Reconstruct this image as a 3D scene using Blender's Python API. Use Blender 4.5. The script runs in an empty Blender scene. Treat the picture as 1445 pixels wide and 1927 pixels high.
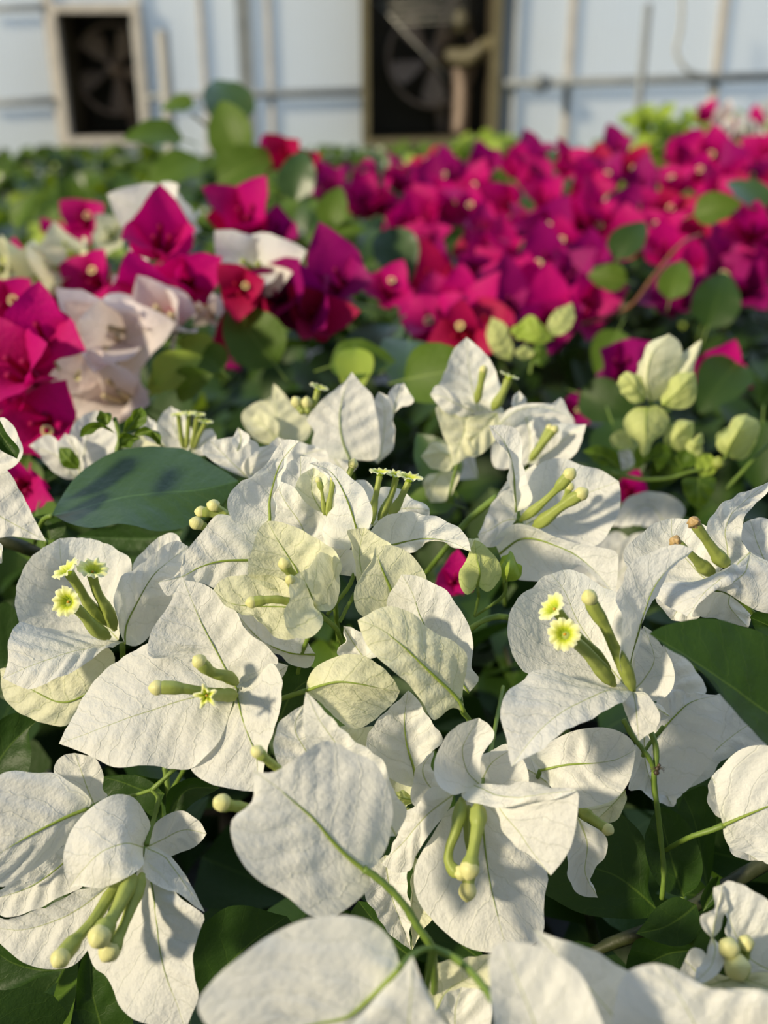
import bpy, bmesh, math, random
from mathutils import Vector, Matrix, noise, Euler
random.seed(7)
SC = bpy.context.scene
COL = SC.collection
# ------------------------------------------------------------------ camera, sun, sky, exposure
W, H, FPX = 1445.0, 1927.0, 1900.0
PITCH = math.radians(24)
CAM = Vector((0, 0, 1.25))
cd = bpy.data.cameras.new('camera')
cam = bpy.data.objects.new('camera', cd); COL.objects.link(cam)
cam.location = CAM
cam.rotation_euler = (math.radians(90) - PITCH, 0, 0)
cd.sensor_fit = 'VERTICAL'; cd.sensor_height = 7.0; cd.sensor_width = 7.0
cd.lens = 7.0 * FPX / H
cd.clip_start = 0.01; cd.clip_end = 100
cd.dof.use_dof = True; cd.dof.focus_distance = 0.272; cd.dof.aperture_fstop = 1.9
SC.camera = cam
sd = bpy.data.lights.new('sun', 'SUN'); sun = bpy.data.objects.new('sun', sd); COL.objects.link(sun)
sd.energy = 5.0; sd.angle = math.radians(4.5); sd.color = (1.0, 0.86, 0.62)
SUN_FROM = Vector((-0.80, -0.50, 0.50)).normalized()
sun.rotation_euler = SUN_FROM.to_track_quat('Z', 'Y').to_euler()
wd = bpy.data.worlds.new('sky'); SC.world = wd; wd.use_nodes = True
nt = wd.node_tree; nt.nodes.clear()
out = nt.nodes.new('ShaderNodeOutputWorld'); bg = nt.nodes.new('ShaderNodeBackground')
tc = nt.nodes.new('ShaderNodeTexCoord'); sx = nt.nodes.new('ShaderNodeSeparateXYZ'); cr = nt.nodes.new('ShaderNodeValToRGB')
nt.links.new(tc.outputs['Generated'], sx.inputs[0]); nt.links.new(sx.outputs['Z'], cr.inputs[0])
cr.color_ramp.elements[0].position = 0.0; cr.color_ramp.elements[0].color = (0.75, 0.78, 0.74, 1)
cr.color_ramp.elements[1].position = 0.7; cr.color_ramp.elements[1].color = (0.50, 0.68, 1.0, 1)
nt.links.new(cr.outputs[0], bg.inputs[0]); nt.links.new(bg.outputs[0], out.inputs[0])
dt = nt.nodes.new('ShaderNodeVectorMath'); dt.operation = 'DOT_PRODUCT'; dt.inputs[1].default_value = (0.35, 0.92, 0.15)   # hazy sky brighter beyond the end wall
nt.links.new(tc.outputs['Generated'], dt.inputs[0])
mr = nt.nodes.new('ShaderNodeMapRange'); mr.inputs[1].default_value = -0.1; mr.inputs[2].default_value = 1.0; mr.inputs[3].default_value = 0.29; mr.inputs[4].default_value = 1.75
nt.links.new(dt.outputs['Value'], mr.inputs[0]); nt.links.new(mr.outputs[0], bg.inputs[1])
SC.view_settings.view_transform = 'Standard'; SC.view_settings.look = 'None'
SC.view_settings.gamma = 1.0; SC.view_settings.use_curve_mapping = False
SC.view_settings.exposure = -0.06

CF = Vector((0, math.cos(PITCH), -math.sin(PITCH)))      # camera forward
CU = Vector((0, math.sin(PITCH), math.cos(PITCH)))       # camera up
CR_ = Vector((1, 0, 0))
def at(x, y, d):                                          # a point of the place seen at (x, y), d metres deep
    return CAM + CF * d + CR_ * ((x - W/2) / FPX * d) + CU * ((H/2 - y) / FPX * d)
CROP = dict(A=(0,960,2.779), B=(400,800,2.779), C=(925,960,2.779), D=(0,1400,2.779), E=(400,1300,2.779), F=(925,1400,2.779),
            G=(400,1600,2.408), H=(720,600,2.779), I=(400,380,2.779), J=(0,700,2.779), K=(0,380,2.779), L=(925,380,2.779),
            N=(1085,600,3.853), P=(0,0,1.0))

# ------------------------------------------------------------------ materials
def new_mat(name):
    m = bpy.data.materials.new(name); m.use_nodes = True; m.node_tree.nodes.clear()
    return m, m.node_tree.nodes, m.node_tree.links
def nd(ns, kind, **kw):
    n = ns.new(kind)
    for k, v in kw.items(): setattr(n, k, v)
    return n
def math_n(ns, ls, op, a, b=None, c=None, clamp=False):
    n = ns.new('ShaderNodeMath'); n.operation = op; n.use_clamp = clamp
    for i, v in enumerate((a, b, c)):
        if v is None: continue
        if isinstance(v, (int, float)): n.inputs[i].default_value = v
        else: ls.new(v, n.inputs[i])
    return n.outputs[0]
def mixc(ns, ls, f, a, b):
    n = ns.new('ShaderNodeMix'); n.data_type = 'RGBA'
    if isinstance(f, (int, float)): n.inputs[0].default_value = f
    else: ls.new(f, n.inputs[0])
    for i, v in ((6, a), (7, b)):
        if isinstance(v, tuple): n.inputs[i].default_value = (*v, 1)
        else: ls.new(v, n.inputs[i])
    return n.outputs[2]
def petal_mat(name, body, base, rib, trans=0.38, rough=0.6, ribw=0.28, basew=0.25, coat=0.0, bump=0.6, vein=0.25, tcol=None):
    m, ns, ls = new_mat(name)
    o = nd(ns, 'ShaderNodeOutputMaterial')
    uv = nd(ns, 'ShaderNodeUVMap', uv_map='st'); mm = nd(ns, 'ShaderNodeUVMap', uv_map='mm')
    s1 = nd(ns, 'ShaderNodeSeparateXYZ'); ls.new(uv.outputs[0], s1.inputs[0])
    s2 = nd(ns, 'ShaderNodeSeparateXYZ'); ls.new(mm.outputs[0], s2.inputs[0])
    S, T = s1.outputs[0], s1.outputs[1]          # across -1..1, along 0..1
    X, Y = s2.outputs[0], s2.outputs[1]          # millimetres
    aS = math_n(ns, ls, 'ABSOLUTE', S); aX = math_n(ns, ls, 'ABSOLUTE', X)
    wid = math_n(ns, ls, 'MULTIPLY_ADD', T, -ribw * 0.8, ribw)
    mid = math_n(ns, ls, 'SUBTRACT', 1.0, math_n(ns, ls, 'DIVIDE', aX, wid), clamp=True)
    mid = math_n(ns, ls, 'POWER', mid, 0.6)
    # side veins: thin lines swept forward from the rib, wobbling
    nz = nd(ns, 'ShaderNodeTexNoise'); nz.inputs['Scale'].default_value = 0.22; nz.inputs['Detail'].default_value = 2
    ls.new(mm.outputs[0], nz.inputs['Vector'])
    ph = math_n(ns, ls, 'SUBTRACT', Y, math_n(ns, ls, 'MULTIPLY', aX, 0.75))
    ph = math_n(ns, ls, 'MULTIPLY_ADD', nz.outputs[0], 5.0, ph)
    fr = math_n(ns, ls, 'FRACT', math_n(ns, ls, 'DIVIDE', ph, 5.6))
    ds = math_n(ns, ls, 'ABSOLUTE', math_n(ns, ls, 'SUBTRACT', fr, 0.5))
    ve = math_n(ns, ls, 'SUBTRACT', 1.0, math_n(ns, ls, 'MULTIPLY', ds, 22.0), clamp=True)
    vo = nd(ns, 'ShaderNodeTexVoronoi', feature='DISTANCE_TO_EDGE'); vo.inputs['Scale'].default_value = 0.32
    ls.new(mm.outputs[0], vo.inputs['Vector'])
    net = math_n(ns, ls, 'SUBTRACT', 1.0, math_n(ns, ls, 'MULTIPLY', vo.outputs[0], 16.0), clamp=True)
    vv = math_n(ns, ls, 'MAXIMUM', ve, math_n(ns, ls, 'MULTIPLY', net, 0.22))
    bz = math_n(ns, ls, 'SUBTRACT', 1.0, math_n(ns, ls, 'DIVIDE', T, basew), clamp=True)
    ns2 = nd(ns, 'ShaderNodeTexNoise'); ns2.inputs['Scale'].default_value = 0.08; ls.new(mm.outputs[0], ns2.inputs['Vector'])
    c = mixc(ns, ls, math_n(ns, ls, 'MULTIPLY', ns2.outputs[0], 0.35), body, base)
    c = mixc(ns, ls, math_n(ns, ls, 'MULTIPLY', bz, 0.8), c, base)
    c = mixc(ns, ls, math_n(ns, ls, 'MULTIPLY', vv, vein), c, rib)
    c = mixc(ns, ls, math_n(ns, ls, 'MULTIPLY', mid, 0.85), c, rib)
    b1 = nd(ns, 'ShaderNodeTexNoise'); b1.inputs['Scale'].default_value = 0.42; b1.inputs['Detail'].default_value = 3; b1.inputs['Roughness'].default_value = 0.6
    ls.new(mm.outputs[0], b1.inputs['Vector'])
    hgt = math_n(ns, ls, 'ADD', math_n(ns, ls, 'MULTIPLY', b1.outputs[0], 1.0), math_n(ns, ls, 'MULTIPLY', ve, -0.16))
    bp = nd(ns, 'ShaderNodeBump'); bp.inputs['Strength'].default_value = bump; bp.inputs['Distance'].default_value = 0.0011
    ls.new(hgt, bp.inputs['Height'])
    pr = nd(ns, 'ShaderNodeBsdfPrincipled'); pr.inputs['Roughness'].default_value = rough
    pr.inputs['Specular IOR Level'].default_value = 0.3 if coat == 0 else 0.5
    pr.inputs['Coat Weight'].default_value = coat; pr.inputs['Coat Roughness'].default_value = 0.35
    ls.new(c, pr.inputs['Base Color']); ls.new(bp.outputs[0], pr.inputs['Normal'])
    tr = nd(ns, 'ShaderNodeBsdfTranslucent'); ls.new(bp.outputs[0], tr.inputs['Normal'])
    if tcol: ls.new(mixc(ns, ls, 0.6, c, tcol), tr.inputs['Color'])
    else: ls.new(c, tr.inputs['Color'])
    mx = nd(ns, 'ShaderNodeMixShader'); mx.inputs[0].default_value = trans
    ls.new(pr.outputs[0], mx.inputs[1]); ls.new(tr.outputs[0], mx.inputs[2]); ls.new(mx.outputs[0], o.inputs[0])
    return m
def soft_mat(name, c1, c2, scale=300, rough=0.5, trans=0.15, bump=0.2):
    m, ns, ls = new_mat(name)
    o = nd(ns, 'ShaderNodeOutputMaterial'); t = nd(ns, 'ShaderNodeTexCoord')
    n = nd(ns, 'ShaderNodeTexNoise'); n.inputs['Scale'].default_value = scale; ls.new(t.outputs['Object'], n.inputs['Vector'])
    c = mixc(ns, ls, n.outputs[0], c1, c2)
    b = nd(ns, 'ShaderNodeBump'); b.inputs['Strength'].default_value = bump; b.inputs['Distance'].default_value = 0.5/scale
    ls.new(n.outputs[0], b.inputs['Height'])
    p = nd(ns, 'ShaderNodeBsdfPrincipled'); p.inputs['Roughness'].default_value = rough
    ls.new(c, p.inputs['Base Color']); ls.new(b.outputs[0], p.inputs['Normal'])
    if trans:
        tr = nd(ns, 'ShaderNodeBsdfTranslucent'); ls.new(c, tr.inputs['Color'])
        mx = nd(ns, 'ShaderNodeMixShader'); mx.inputs[0].default_value = trans
        ls.new(p.outputs[0], mx.inputs[1]); ls.new(tr.outputs[0], mx.inputs[2]); ls.new(mx.outputs[0], o.inputs[0])
    else: ls.new(p.outputs[0], o.inputs[0])
    return m
M = {}
M['white'] = petal_mat('white_bract', (0.91, 0.90, 0.86), (0.86, 0.87, 0.70), (0.42, 0.48, 0.12), vein=0.10)
M['cream'] = petal_mat('cream_bract', (0.89, 0.88, 0.66), (0.78, 0.81, 0.42), (0.36, 0.45, 0.08), vein=0.3)
M['young'] = petal_mat('young_bract', (0.68, 0.73, 0.30), (0.50, 0.62, 0.15), (0.30, 0.42, 0.06), vein=0.35)
M['blush'] = petal_mat('blush_bract', (0.90, 0.80, 0.79), (0.88, 0.84, 0.72), (0.6, 0.5, 0.3), vein=0.1)
M['magenta'] = petal_mat('magenta_bract', (0.66, 0.003, 0.21), (0.48, 0.002, 0.10), (0.42, 0.002, 0.1), vein=0.35, trans=0.45)
M['purple'] = petal_mat('purple_bract', (0.38, 0.003, 0.17), (0.30, 0.002, 0.09), (0.3, 0.002, 0.1), vein=0.35, trans=0.42)
M['crimson'] = petal_mat('crimson_bract', (0.52, 0.004, 0.09), (0.40, 0.003, 0.05), (0.42, 0.002, 0.04), vein=0.35, trans=0.42)
M['leaf'] = petal_mat('leaf_dark', (0.024, 0.058, 0.008), (0.028, 0.070, 0.008), (0.08, 0.14, 0.02), trans=0.15, rough=0.5, ribw=0.5, coat=0.0, bump=0.25, vein=0.18, tcol=(0.10, 0.24, 0.01))
M['leaf_cool'] = petal_mat('leaf_cool', (0.036, 0.082, 0.018), (0.042, 0.092, 0.016), (0.09, 0.18, 0.05), trans=0.12, rough=0.38, ribw=0.5, coat=0.12, bump=0.25, vein=0.15)
M['leaf_light'] = petal_mat('leaf_light', (0.085, 0.16, 0.015), (0.07, 0.14, 0.012), (0.30, 0.42, 0.09), trans=0.35, rough=0.5, ribw=0.5, bump=0.25, vein=0.2, tcol=(0.3, 0.42, 0.02))
M['leaf_lime'] = petal_mat('leaf_lime', (0.42, 0.55, 0.08), (0.30, 0.46, 0.05), (0.42, 0.52, 0.12), trans=0.40, rough=0.5, ribw=0.5, bump=0.25, vein=0.2)
M['rib'] = soft_mat('green_rib', (0.30, 0.40, 0.06), (0.22, 0.32, 0.04))
M['stem'] = soft_mat('green_stem', (0.20, 0.30, 0.045), (0.13, 0.22, 0.03))
M['twig'] = soft_mat('brown_twig', (0.035, 0.042, 0.012), (0.022, 0.03, 0.008), trans=0)
M['red_twig'] = soft_mat('reddish_twig', (0.25, 0.07, 0.04), (0.16, 0.10, 0.03), trans=0)
M['tube'] = soft_mat('flower_tube', (0.42, 0.48, 0.12), (0.32, 0.40, 0.07), trans=0.22)
M['tube_tip'] = soft_mat('flower_tube_tip', (0.86, 0.82, 0.42), (0.74, 0.74, 0.26), trans=0.22)
M['tube_old'] = soft_mat('withered_tip', (0.62, 0.44, 0.20), (0.40, 0.26, 0.10), scale=700, bump=0.7)
M['anther'] = soft_mat('anther', (0.80, 0.45, 0.04), (0.65, 0.3, 0.02))
M['insect'] = soft_mat('insect_body', (0.08, 0.05, 0.02), (0.02, 0.015, 0.01), trans=0)
def face_mat():
    m, ns, ls = new_mat('flower_face')
    o = nd(ns, 'ShaderNodeOutputMaterial'); uv = nd(ns, 'ShaderNodeUVMap', uv_map='st')
    s = nd(ns, 'ShaderNodeSeparateXYZ'); ls.new(uv.outputs[0], s.inputs[0])
    r = nd(ns, 'ShaderNodeValToRGB'); ls.new(s.outputs[1], r.inputs[0])
    e = r.color_ramp.elements
    e[0].position = 0.0; e[0].color = (0.30, 0.45, 0.02, 1); e[1].position = 1.0; e[1].color = (0.93, 0.93, 0.62, 1)
    x = e.new(0.3); x.color = (0.66, 0.74, 0.05, 1); x = e.new(0.6); x.color = (0.88, 0.90, 0.30, 1)
    p = nd(ns, 'ShaderNodeBsdfPrincipled'); p.inputs['Roughness'].default_value = 0.55; ls.new(r.outputs[0], p.inputs['Base Color'])
    tr = nd(ns, 'ShaderNodeBsdfTranslucent'); ls.new(r.outputs[0], tr.inputs['Color'])
    mx = nd(ns, 'ShaderNodeMixShader'); mx.inputs[0].default_value = 0.3
    ls.new(p.outputs[0], mx.inputs[1]); ls.new(tr.outputs[0], mx.inputs[2]); ls.new(mx.outputs[0], o.inputs[0])
    return m
M['face'] = face_mat()

# ------------------------------------------------------------------ mesh helpers
def empty(name, loc, label=None, cat=None, group=None):
    o = bpy.data.objects.new(name, None); COL.objects.link(o); o.location = loc; o.empty_display_size = 0.01
    if label: o['label'] = label
    if cat: o['category'] = cat
    if group: o['group'] = group
    return o
def link_mesh(name, verts, faces, mat, parent=None, origin=Vector((0,0,0)), uvs=None, smooth=True):
    me = bpy.data.meshes.new(name)
    me.from_pydata([tuple(v - origin) for v in verts], [], faces); me.update()
    if uvs:
        for nm, data in uvs.items():
            l = me.uv_layers.new(name=nm)
            for p in me.polygons:
                for li in p.loop_indices: l.data[li].uv = data[me.loops[li].vertex_index]
    for p in me.polygons: p.use_smooth = smooth
    me.materials.append(M[mat] if isinstance(mat, str) else mat)
    o = bpy.data.objects.new(name, me); COL.objects.link(o)
    if parent: o.parent = parent
    return o
def resample(pts, n):
    q = [pts[0]] + [b for a, b in zip(pts, pts[1:]) if (b - a).length > 1e-7]
    if len(q) < 2: return [pts[0].copy() for _ in range(n)]
    ext = [q[0]*2 - q[1]] + q + [q[-1]*2 - q[-2]]
    dense = []
    for i in range(1, len(ext) - 2):
        p0, p1, p2, p3 = ext[i-1:i+3]
        t1 = max((p1-p0).length, 1e-7) ** .5; t2 = t1 + max((p2-p1).length, 1e-7) ** .5; t3 = t2 + max((p3-p2).length, 1e-7) ** .5
        for k in range(10):
            t = t1 + (t2-t1)*k/10
            a1 = p0*((t1-t)/t1) + p1*(t/t1)
            a2 = p1*((t2-t)/(t2-t1)) + p2*((t-t1)/(t2-t1))
            a3 = p2*((t3-t)/(t3-t2)) + p3*((t-t2)/(t3-t2))
            b1 = a1*((t2-t)/t2) + a2*(t/t2)
            b2 = a2*((t3-t)/(t3-t1)) + a3*((t-t1)/(t3-t1))
            dense.append(b1*((t2-t)/(t2-t1)) + b2*((t-t1)/(t2-t1)))
    dense.append(q[-1])
    acc = [0]
    for a, b in zip(dense, dense[1:]): acc.append(acc[-1] + (b-a).length)
    outp = []; j = 0
    for k in range(n):
        s = acc[-1]*k/(n-1)
        while j < len(acc)-2 and acc[j+1] < s: j += 1
        f = (s-acc[j])/max(acc[j+1]-acc[j], 1e-9)
        outp.append(dense[j].lerp(dense[j+1], min(max(f, 0), 1)))
    return outp
def blade(name, Lr, Mr, Rr, mat, parent=None, origin=Vector((0,0,0)), nt_=36, ns_=13, crease=0.45, ridge=0.95, crumple=0.5, wave=0.45, seed=0, vgap=5.6):
    """a bract or leaf lofted over its left edge, rib and right edge (world points)"""
    Ls, Ms, Rs = resample(Lr, nt_), resample(Mr, nt_), resample(Rr, nt_)
    leng = sum((b-a).length for a, b in zip(Ms, Ms[1:]))
    grid = []; cols = 2*ns_ + 1
    for i in range(nt_):
        l, m, r = Ls[i], Ms[i], Rs[i]; row = []
        for j in range(cols):
            s = (j-ns_)/ns_
            q = m + (r-l)*(s/2) + (r+l-m*2)*(s*s/2)
            lin = m.lerp(r, s) if s > 0 else m.lerp(l, -s)
            row.append(q.lerp(lin, crease))
        grid.append(row)
    def nrm(i, j):
        a = grid[min(i+1, nt_-1)][j] - grid[max(i-1, 0)][j]; b = grid[i][min(j+1, cols-1)] - grid[i][max(j-1, 0)]
        n = a.cross(b)
        return n.normalized() if n.length > 1e-12 else Vector((0,0,1))
    verts, st, mm = [], [], []
    off = Vector((seed*3.7, seed*1.3, 0))
    for i in range(nt_):
        t = i/(nt_-1)
        for j in range(cols):
            s = (j-ns_)/ns_; a = abs(s); p = grid[i][j]
            x = (p-Ms[i]).length*1000*(1 if s >= 0 else -1); y = t*leng*1000
            env = math.sin(math.pi*min(1, t*1.02)) ** .6
            ph = (y - 0.75*abs(x))/vgap + 0.35*noise.noise(Vector((x*.08, y*.08, seed)))
            bul = math.sin(math.pi*ph)**2 * (1.25 + .9*noise.noise(Vector((x*.12, ph*.9, seed*2.2))))
            h = ridge*bul*min(1, a*3)*(1-.45*a)*env
            h += crumple*env*(noise.noise(Vector((x*.16, y*.16, seed*1.7))) + .5*noise.noise(Vector((x*.42, y*.42, seed*2.7))))
            h += wave*a*a*a*env*math.sin(y*.42 + seed*2.1 + (1.3 if s > 0 else 0)) * 1.6
            verts.append(p + nrm(i, j)*(h*0.001))
            st.append((s, t)); mm.append((x + seed*0.0, y))
    faces = [(i*cols+j, i*cols+j+1, (i+1)*cols+j+1, (i+1)*cols+j) for i in range(nt_-1) for j in range(cols-1)]
    o = link_mesh(name, verts, faces, mat, parent, origin, dict(st=st, mm=mm))
    return o, Ms
def sweep(name, pts, radii, mat, parent=None, origin=Vector((0,0,0)), n=24, sides=10, lobes=0, lobe_amp=0.0, bumpy=0.0):
    P = resample(pts, n); verts = []
    up = Vector((0.3, 0.2, 0.93)).normalized(); prev = None
    m = len(radii)-1
    for i, p in enumerate(P):
        t = (P[min(i+1, n-1)] - P[max(i-1, 0)]).normalized()
        if prev is None:
            a = t.cross(up)
            if a.length < .1: a = t.cross(Vector((1,0,0)))
        else: a = prev - t*prev.dot(t)
        a.normalize(); prev = a; b = t.cross(a)
        f = i/(n-1)*m; k = min(int(f), m-1); u = f-k; u = u*u*(3-2*u)
        r = radii[k]*(1-u) + radii[k+1]*u
        for s in range(sides):
            th = 2*math.pi*s/sides
            rr = r*(1 + lobe_amp*math.cos(lobes*th)) if lobes else r
            if bumpy: rr *= 1 + bumpy*noise.noise(p*900 + Vector((s, 0, 0)))
            verts.append(p + (a*math.cos(th) + b*math.sin(th))*rr)
    faces = [(i*sides+s, i*sides+(s+1) % sides, (i+1)*sides+(s+1) % sides, (i+1)*sides+s) for i in range(n-1) for s in range(sides)]
    c0 = len(verts); verts.append(P[0]); c1 = len(verts); verts.append(P[-1] + (P[-1]-P[-2]).normalized()*radii[-1]*.5)
    faces += [(c0, (s+1) % sides, s) for s in range(sides)] + [(c1, (n-1)*sides+s, (n-1)*sides+(s+1) % sides) for s in range(sides)]
    return link_mesh(name, verts, faces, mat, parent, origin)
def corolla(pos, nrmv, r, parent, origin, seed=0, star=False):
    """the open five-lobed face of a flower tube"""
    n = nrmv.normalized(); a = n.cross(Vector((0.1, 0.3, 0.9))).normalized(); b = n.cross(a)
    rings, segs = 9, 60; verts, st = [], []
    for i in range(rings):
        f = i/(rings-1)
        for s in range(segs):
            th = 2*math.pi*s/segs + seed
            c5 = math.cos(5*th)
            if star: R = r*(0.62 + 0.38*max(0, c5)**1.0 if c5 > 0 else 0.62 + 0.14*c5)
            else: R = r*(0.84 + 0.16*abs(math.cos(5*th))**.6 + 0.04*math.cos(20*th+seed) + 0.04*math.sin(3*th+seed))
            rr = (0.20 + 0.80*f)*R
            hgt = r*(-0.42*(1-f)**2.2 + 0.10*math.sin(f*3.1) + f*f*(0.10*math.cos(10*th) + 0.06*math.sin(17*th+seed*3)))
            verts.append(pos + (a*math.cos(th) + b*math.sin(th))*rr + n*hgt); st.append((s/segs, f))
    faces = [(i*segs+s, i*segs+(s+1) % segs, (i+1)*segs+(s+1) % segs, (i+1)*segs+s) for i in range(rings-1) for s in range(segs)]
    verts.append(pos - n*r*.40); st.append((0, 0)); k = len(verts)-1
    faces += [(k, (s+1) % segs, s) for s in range(segs)]
    o = link_mesh('flower_face', verts, faces, 'face', parent, origin, dict(st=st))
    return o
def ball(name, c, r, mat, parent, origin, squash=1.0):
    pts = [c - Vector((0,0,r*squash)), c, c + Vector((0,0,r*squash))]
    return sweep(name, pts, [r*.1, r*.75, r, r*.75, r*.1], mat, parent, origin, n=9, sides=10)

# ------------------------------------------------------------------ reading traced rails: "x,y[,z]" in crop pixels, z = mm beyond the thing's depth
def toks(s, crop):
    r = []
    for w in s.split():
        c = crop
        if w[0].isalpha(): c, w = w[0], w[1:]
        v = [float(q) for q in w.split(',')]
        ox, oy, k = CROP[c]
        r.append([ox + v[0]/k, oy + v[1]/k, v[2] if len(v) > 2 else None])
    return r
def fillz(r, first=None, last=None):
    z = [p[2] for p in r]
    if z[0] is None: z[0] = first if first is not None else next((q for q in z if q is not None), 0)
    if z[-1] is None: z[-1] = last if last is not None else next((q for q in reversed(z) if q is not None), 0)
    i = 0
    while i < len(z):
        if z[i] is None:
            j = i
            while z[j] is None: j += 1
            for k in range(i, j): z[k] = z[i-1] + (z[j]-z[i-1])*(k-i+1)/(j-i+1)
            i = j
        i += 1
    return [(p[0], p[1], q) for p, q in zip(r, z)]
SEED = [0]
class Flower:
    def __init__(self, name, crop, base, d, label, cat='flower', group=None, tilt=0):
        self.crop, self.d = crop, d
        b = toks(base, crop)[0]; self.o = at(b[0], b[1], d + (b[2] or 0)/1000)
        self.e = empty(name, self.o, label, cat, group)
    def pts(self, r): return [at(x, y, self.d + z/1000) for x, y, z in r]
    def bract(self, Ms, Ls, Rs, mat='white', rib=0.0, cup=3.0, name='bract', crop=None, label=None, mk=None, **kw):
        c = crop or self.crop; SEED[0] += 1
        m = fillz(toks(Ms, c)); n = len(m)
        l = toks(Ls, c); r = toks(Rs, c)
        edge_given = any(p[2] is not None for p in l + r)
        b, t = list(m[0]), list(m[-1])
        l = fillz([b] + l + [t]); r = fillz([b] + r + [t])
        if not edge_given:                       # cupped: edges stand nearer than the rib
            l = [(x, y, z - cup*math.sin(math.pi*i/(len(l)-1))) for i, (x, y, z) in enumerate(l)]
            r = [(x, y, z - cup*0.8*math.sin(math.pi*i/(len(r)-1))) for i, (x, y, z) in enumerate(r)]
        o, mid = blade(name, self.pts(l), self.pts(m), self.pts(r), mat, self.e, self.o, seed=SEED[0], **kw)
        if rib > 0:
            n_ = int(len(mid)*.86); q = [p - CF*0.0002 for p in mid[:n_:3]]
            sweep('midrib', q, [rib/1000, rib*.8/1000, rib*.5/1000, rib*.15/1000], 'rib', o, self.o, n=24, sides=6)
        if label: o['label'] = label
        return o
    def tube(self, path, r=(26, 15, 28), kind='closed', face=None, fr=70, crop=None, star=False):
        c = crop or self.crop; k = CROP[c][2]; u = self.d/FPX/k
        p = self.pts(fillz(toks(path, c)))
        rb, rn, rt = [q*u for q in r]
        if kind == 'open': prof = [rb*.4, rb*.9, rb, rb*.85, rn, rn, rn, rn*1.1]
        elif kind in ('old', 'worn'): prof = [rb*.4, rb*.9, rb, rb*.75, rn, rn*.9, rn, rt, rt*.6]
        else: prof = [rb*.4, rb*.85, rb, rb*.9, rn*1.1, rn, rn*1.05, rt, rt, rt*.55]
        o = sweep('flower_tube', p, prof, 'tube', self.e, self.o, n=36, sides=20, lobes=5, lobe_amp=.07)
        end, dirv = p[-1], (p[-1]-p[-2]).normalized()
        if kind == 'open':
            f = face or (dirv.dot(CR_), dirv.dot(CU), -dirv.dot(CF))
            nv = CR_*f[0] + CU*f[1] - CF*f[2]
            fo = corolla(end + nv.normalized()*fr*u*.46, nv, fr*u, o, self.o, seed=SEED[0], star=star); SEED[0] += 1
            ball('anther', end + nv.normalized()*fr*u*.20, fr*u*.10, 'anther', o, self.o)
        else:
            m = 'tube_old' if kind == 'old' else 'tube_tip'
            q = [end - dirv*rt*1.5, end - dirv*rt*.5, end + dirv*rt*.55]
            sweep('tube_tip', q, [rt*.78, rt*.95, rt*1.06, rt*1.12, rt*1.1, rt*.98, rt*.75, rt*.4], m, o, self.o, n=20, sides=20, lobes=5, lobe_amp=.045, bumpy=.5 if kind == 'old' else 0)
        return o
    def stem(self, path, r=0.7, mat='stem', crop=None, name='stem', taper=.85):
        p = self.pts(fillz(toks(path, crop or self.crop)))
        return sweep(name, p, [r/1000, r*(1+taper)/2000, r*taper/1000], mat, self.e, self.o, n=30, sides=10, bumpy=.25)

# ================================================================== the greenhouse
def box_mesh(name, lo, hi, mat, parent=None, origin=Vector((0,0,0)), rot=None, bev=0.0):
    bm = bmesh.new(); bmesh.ops.create_cube(bm, size=1)
    lo, hi = Vector(lo), Vector(hi); s = hi-lo; c = (hi+lo)/2
    for v in bm.verts: v.co = Vector((v.co.x*s.x, v.co.y*s.y, v.co.z*s.z)) + c - origin
    if bev: bmesh.ops.bevel(bm, geom=bm.edges[:], offset=bev, segments=2, affect='EDGES')
    me = bpy.data.meshes.new(name); bm.to_mesh(me); bm.free(); me.materials.append(M[mat])
    o = bpy.data.objects.new(name, me); COL.objects.link(o)
    if parent: o.parent = parent
    return o
def structure(o): o['kind'] = 'structure'; return o
def sheet_mat():
    m, ns, ls = new_mat('twinwall_sheet')
    o = nd(ns, 'ShaderNodeOutputMaterial'); t = nd(ns, 'ShaderNodeTexCoord')
    w = nd(ns, 'ShaderNodeTexWave'); w.inputs['Scale'].default_value = 10; w.inputs['Distortion'].default_value = 0.2
    ls.new(t.outputs['Object'], w.inputs['Vector'])
    n = nd(ns, 'ShaderNodeTexNoise'); n.inputs['Scale'].default_value = 0.9; ls.new(t.outputs['Object'], n.inputs['Vector'])
    sz = nd(ns, 'ShaderNodeSeparateXYZ'); ls.new(t.outputs['Object'], sz.inputs[0])
    alg = math_n(ns, ls, 'MULTIPLY_ADD', sz.outputs[2], -1.6, 1.5, clamp=True)
    c = mixc(ns, ls, math_n(ns, ls, 'MULTIPLY', n.outputs[0], 0.5), (0.93, 0.94, 0.92), (0.80, 0.88, 0.97))
    c = mixc(ns, ls, math_n(ns, ls, 'MULTIPLY', w.outputs[0], 0.25), c, (0.66, 0.72, 0.78))
    c = mixc(ns, ls, math_n(ns, ls, 'MULTIPLY', math_n(ns, ls, 'MULTIPLY', alg, n.outputs[0]), 0.6), c, (0.80, 0.84, 0.62))
    p = nd(ns, 'ShaderNodeBsdfPrincipled'); p.inputs['Roughness'].default_value = 0.35; ls.new(c, p.inputs['Base Color'])
    tr = nd(ns, 'ShaderNodeBsdfTranslucent'); ls.new(c, tr.inputs['Color'])
    mx = nd(ns, 'ShaderNodeMixShader'); mx.inputs[0].default_value = 0.72
    ls.new(p.outputs[0], mx.inputs[1]); ls.new(tr.outputs[0], mx.inputs[2]); ls.new(mx.outputs[0], o.inputs[0])
    return m
M['sheet'] = sheet_mat()
M['post'] = soft_mat('grey_post', (0.27, 0.30, 0.33), (0.20, 0.23, 0.26), scale=8, trans=0, rough=0.6)
M['pale_post'] = soft_mat('pale_post', (0.62, 0.66, 0.70), (0.48, 0.52, 0.56), scale=8, trans=0, rough=0.6)
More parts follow.
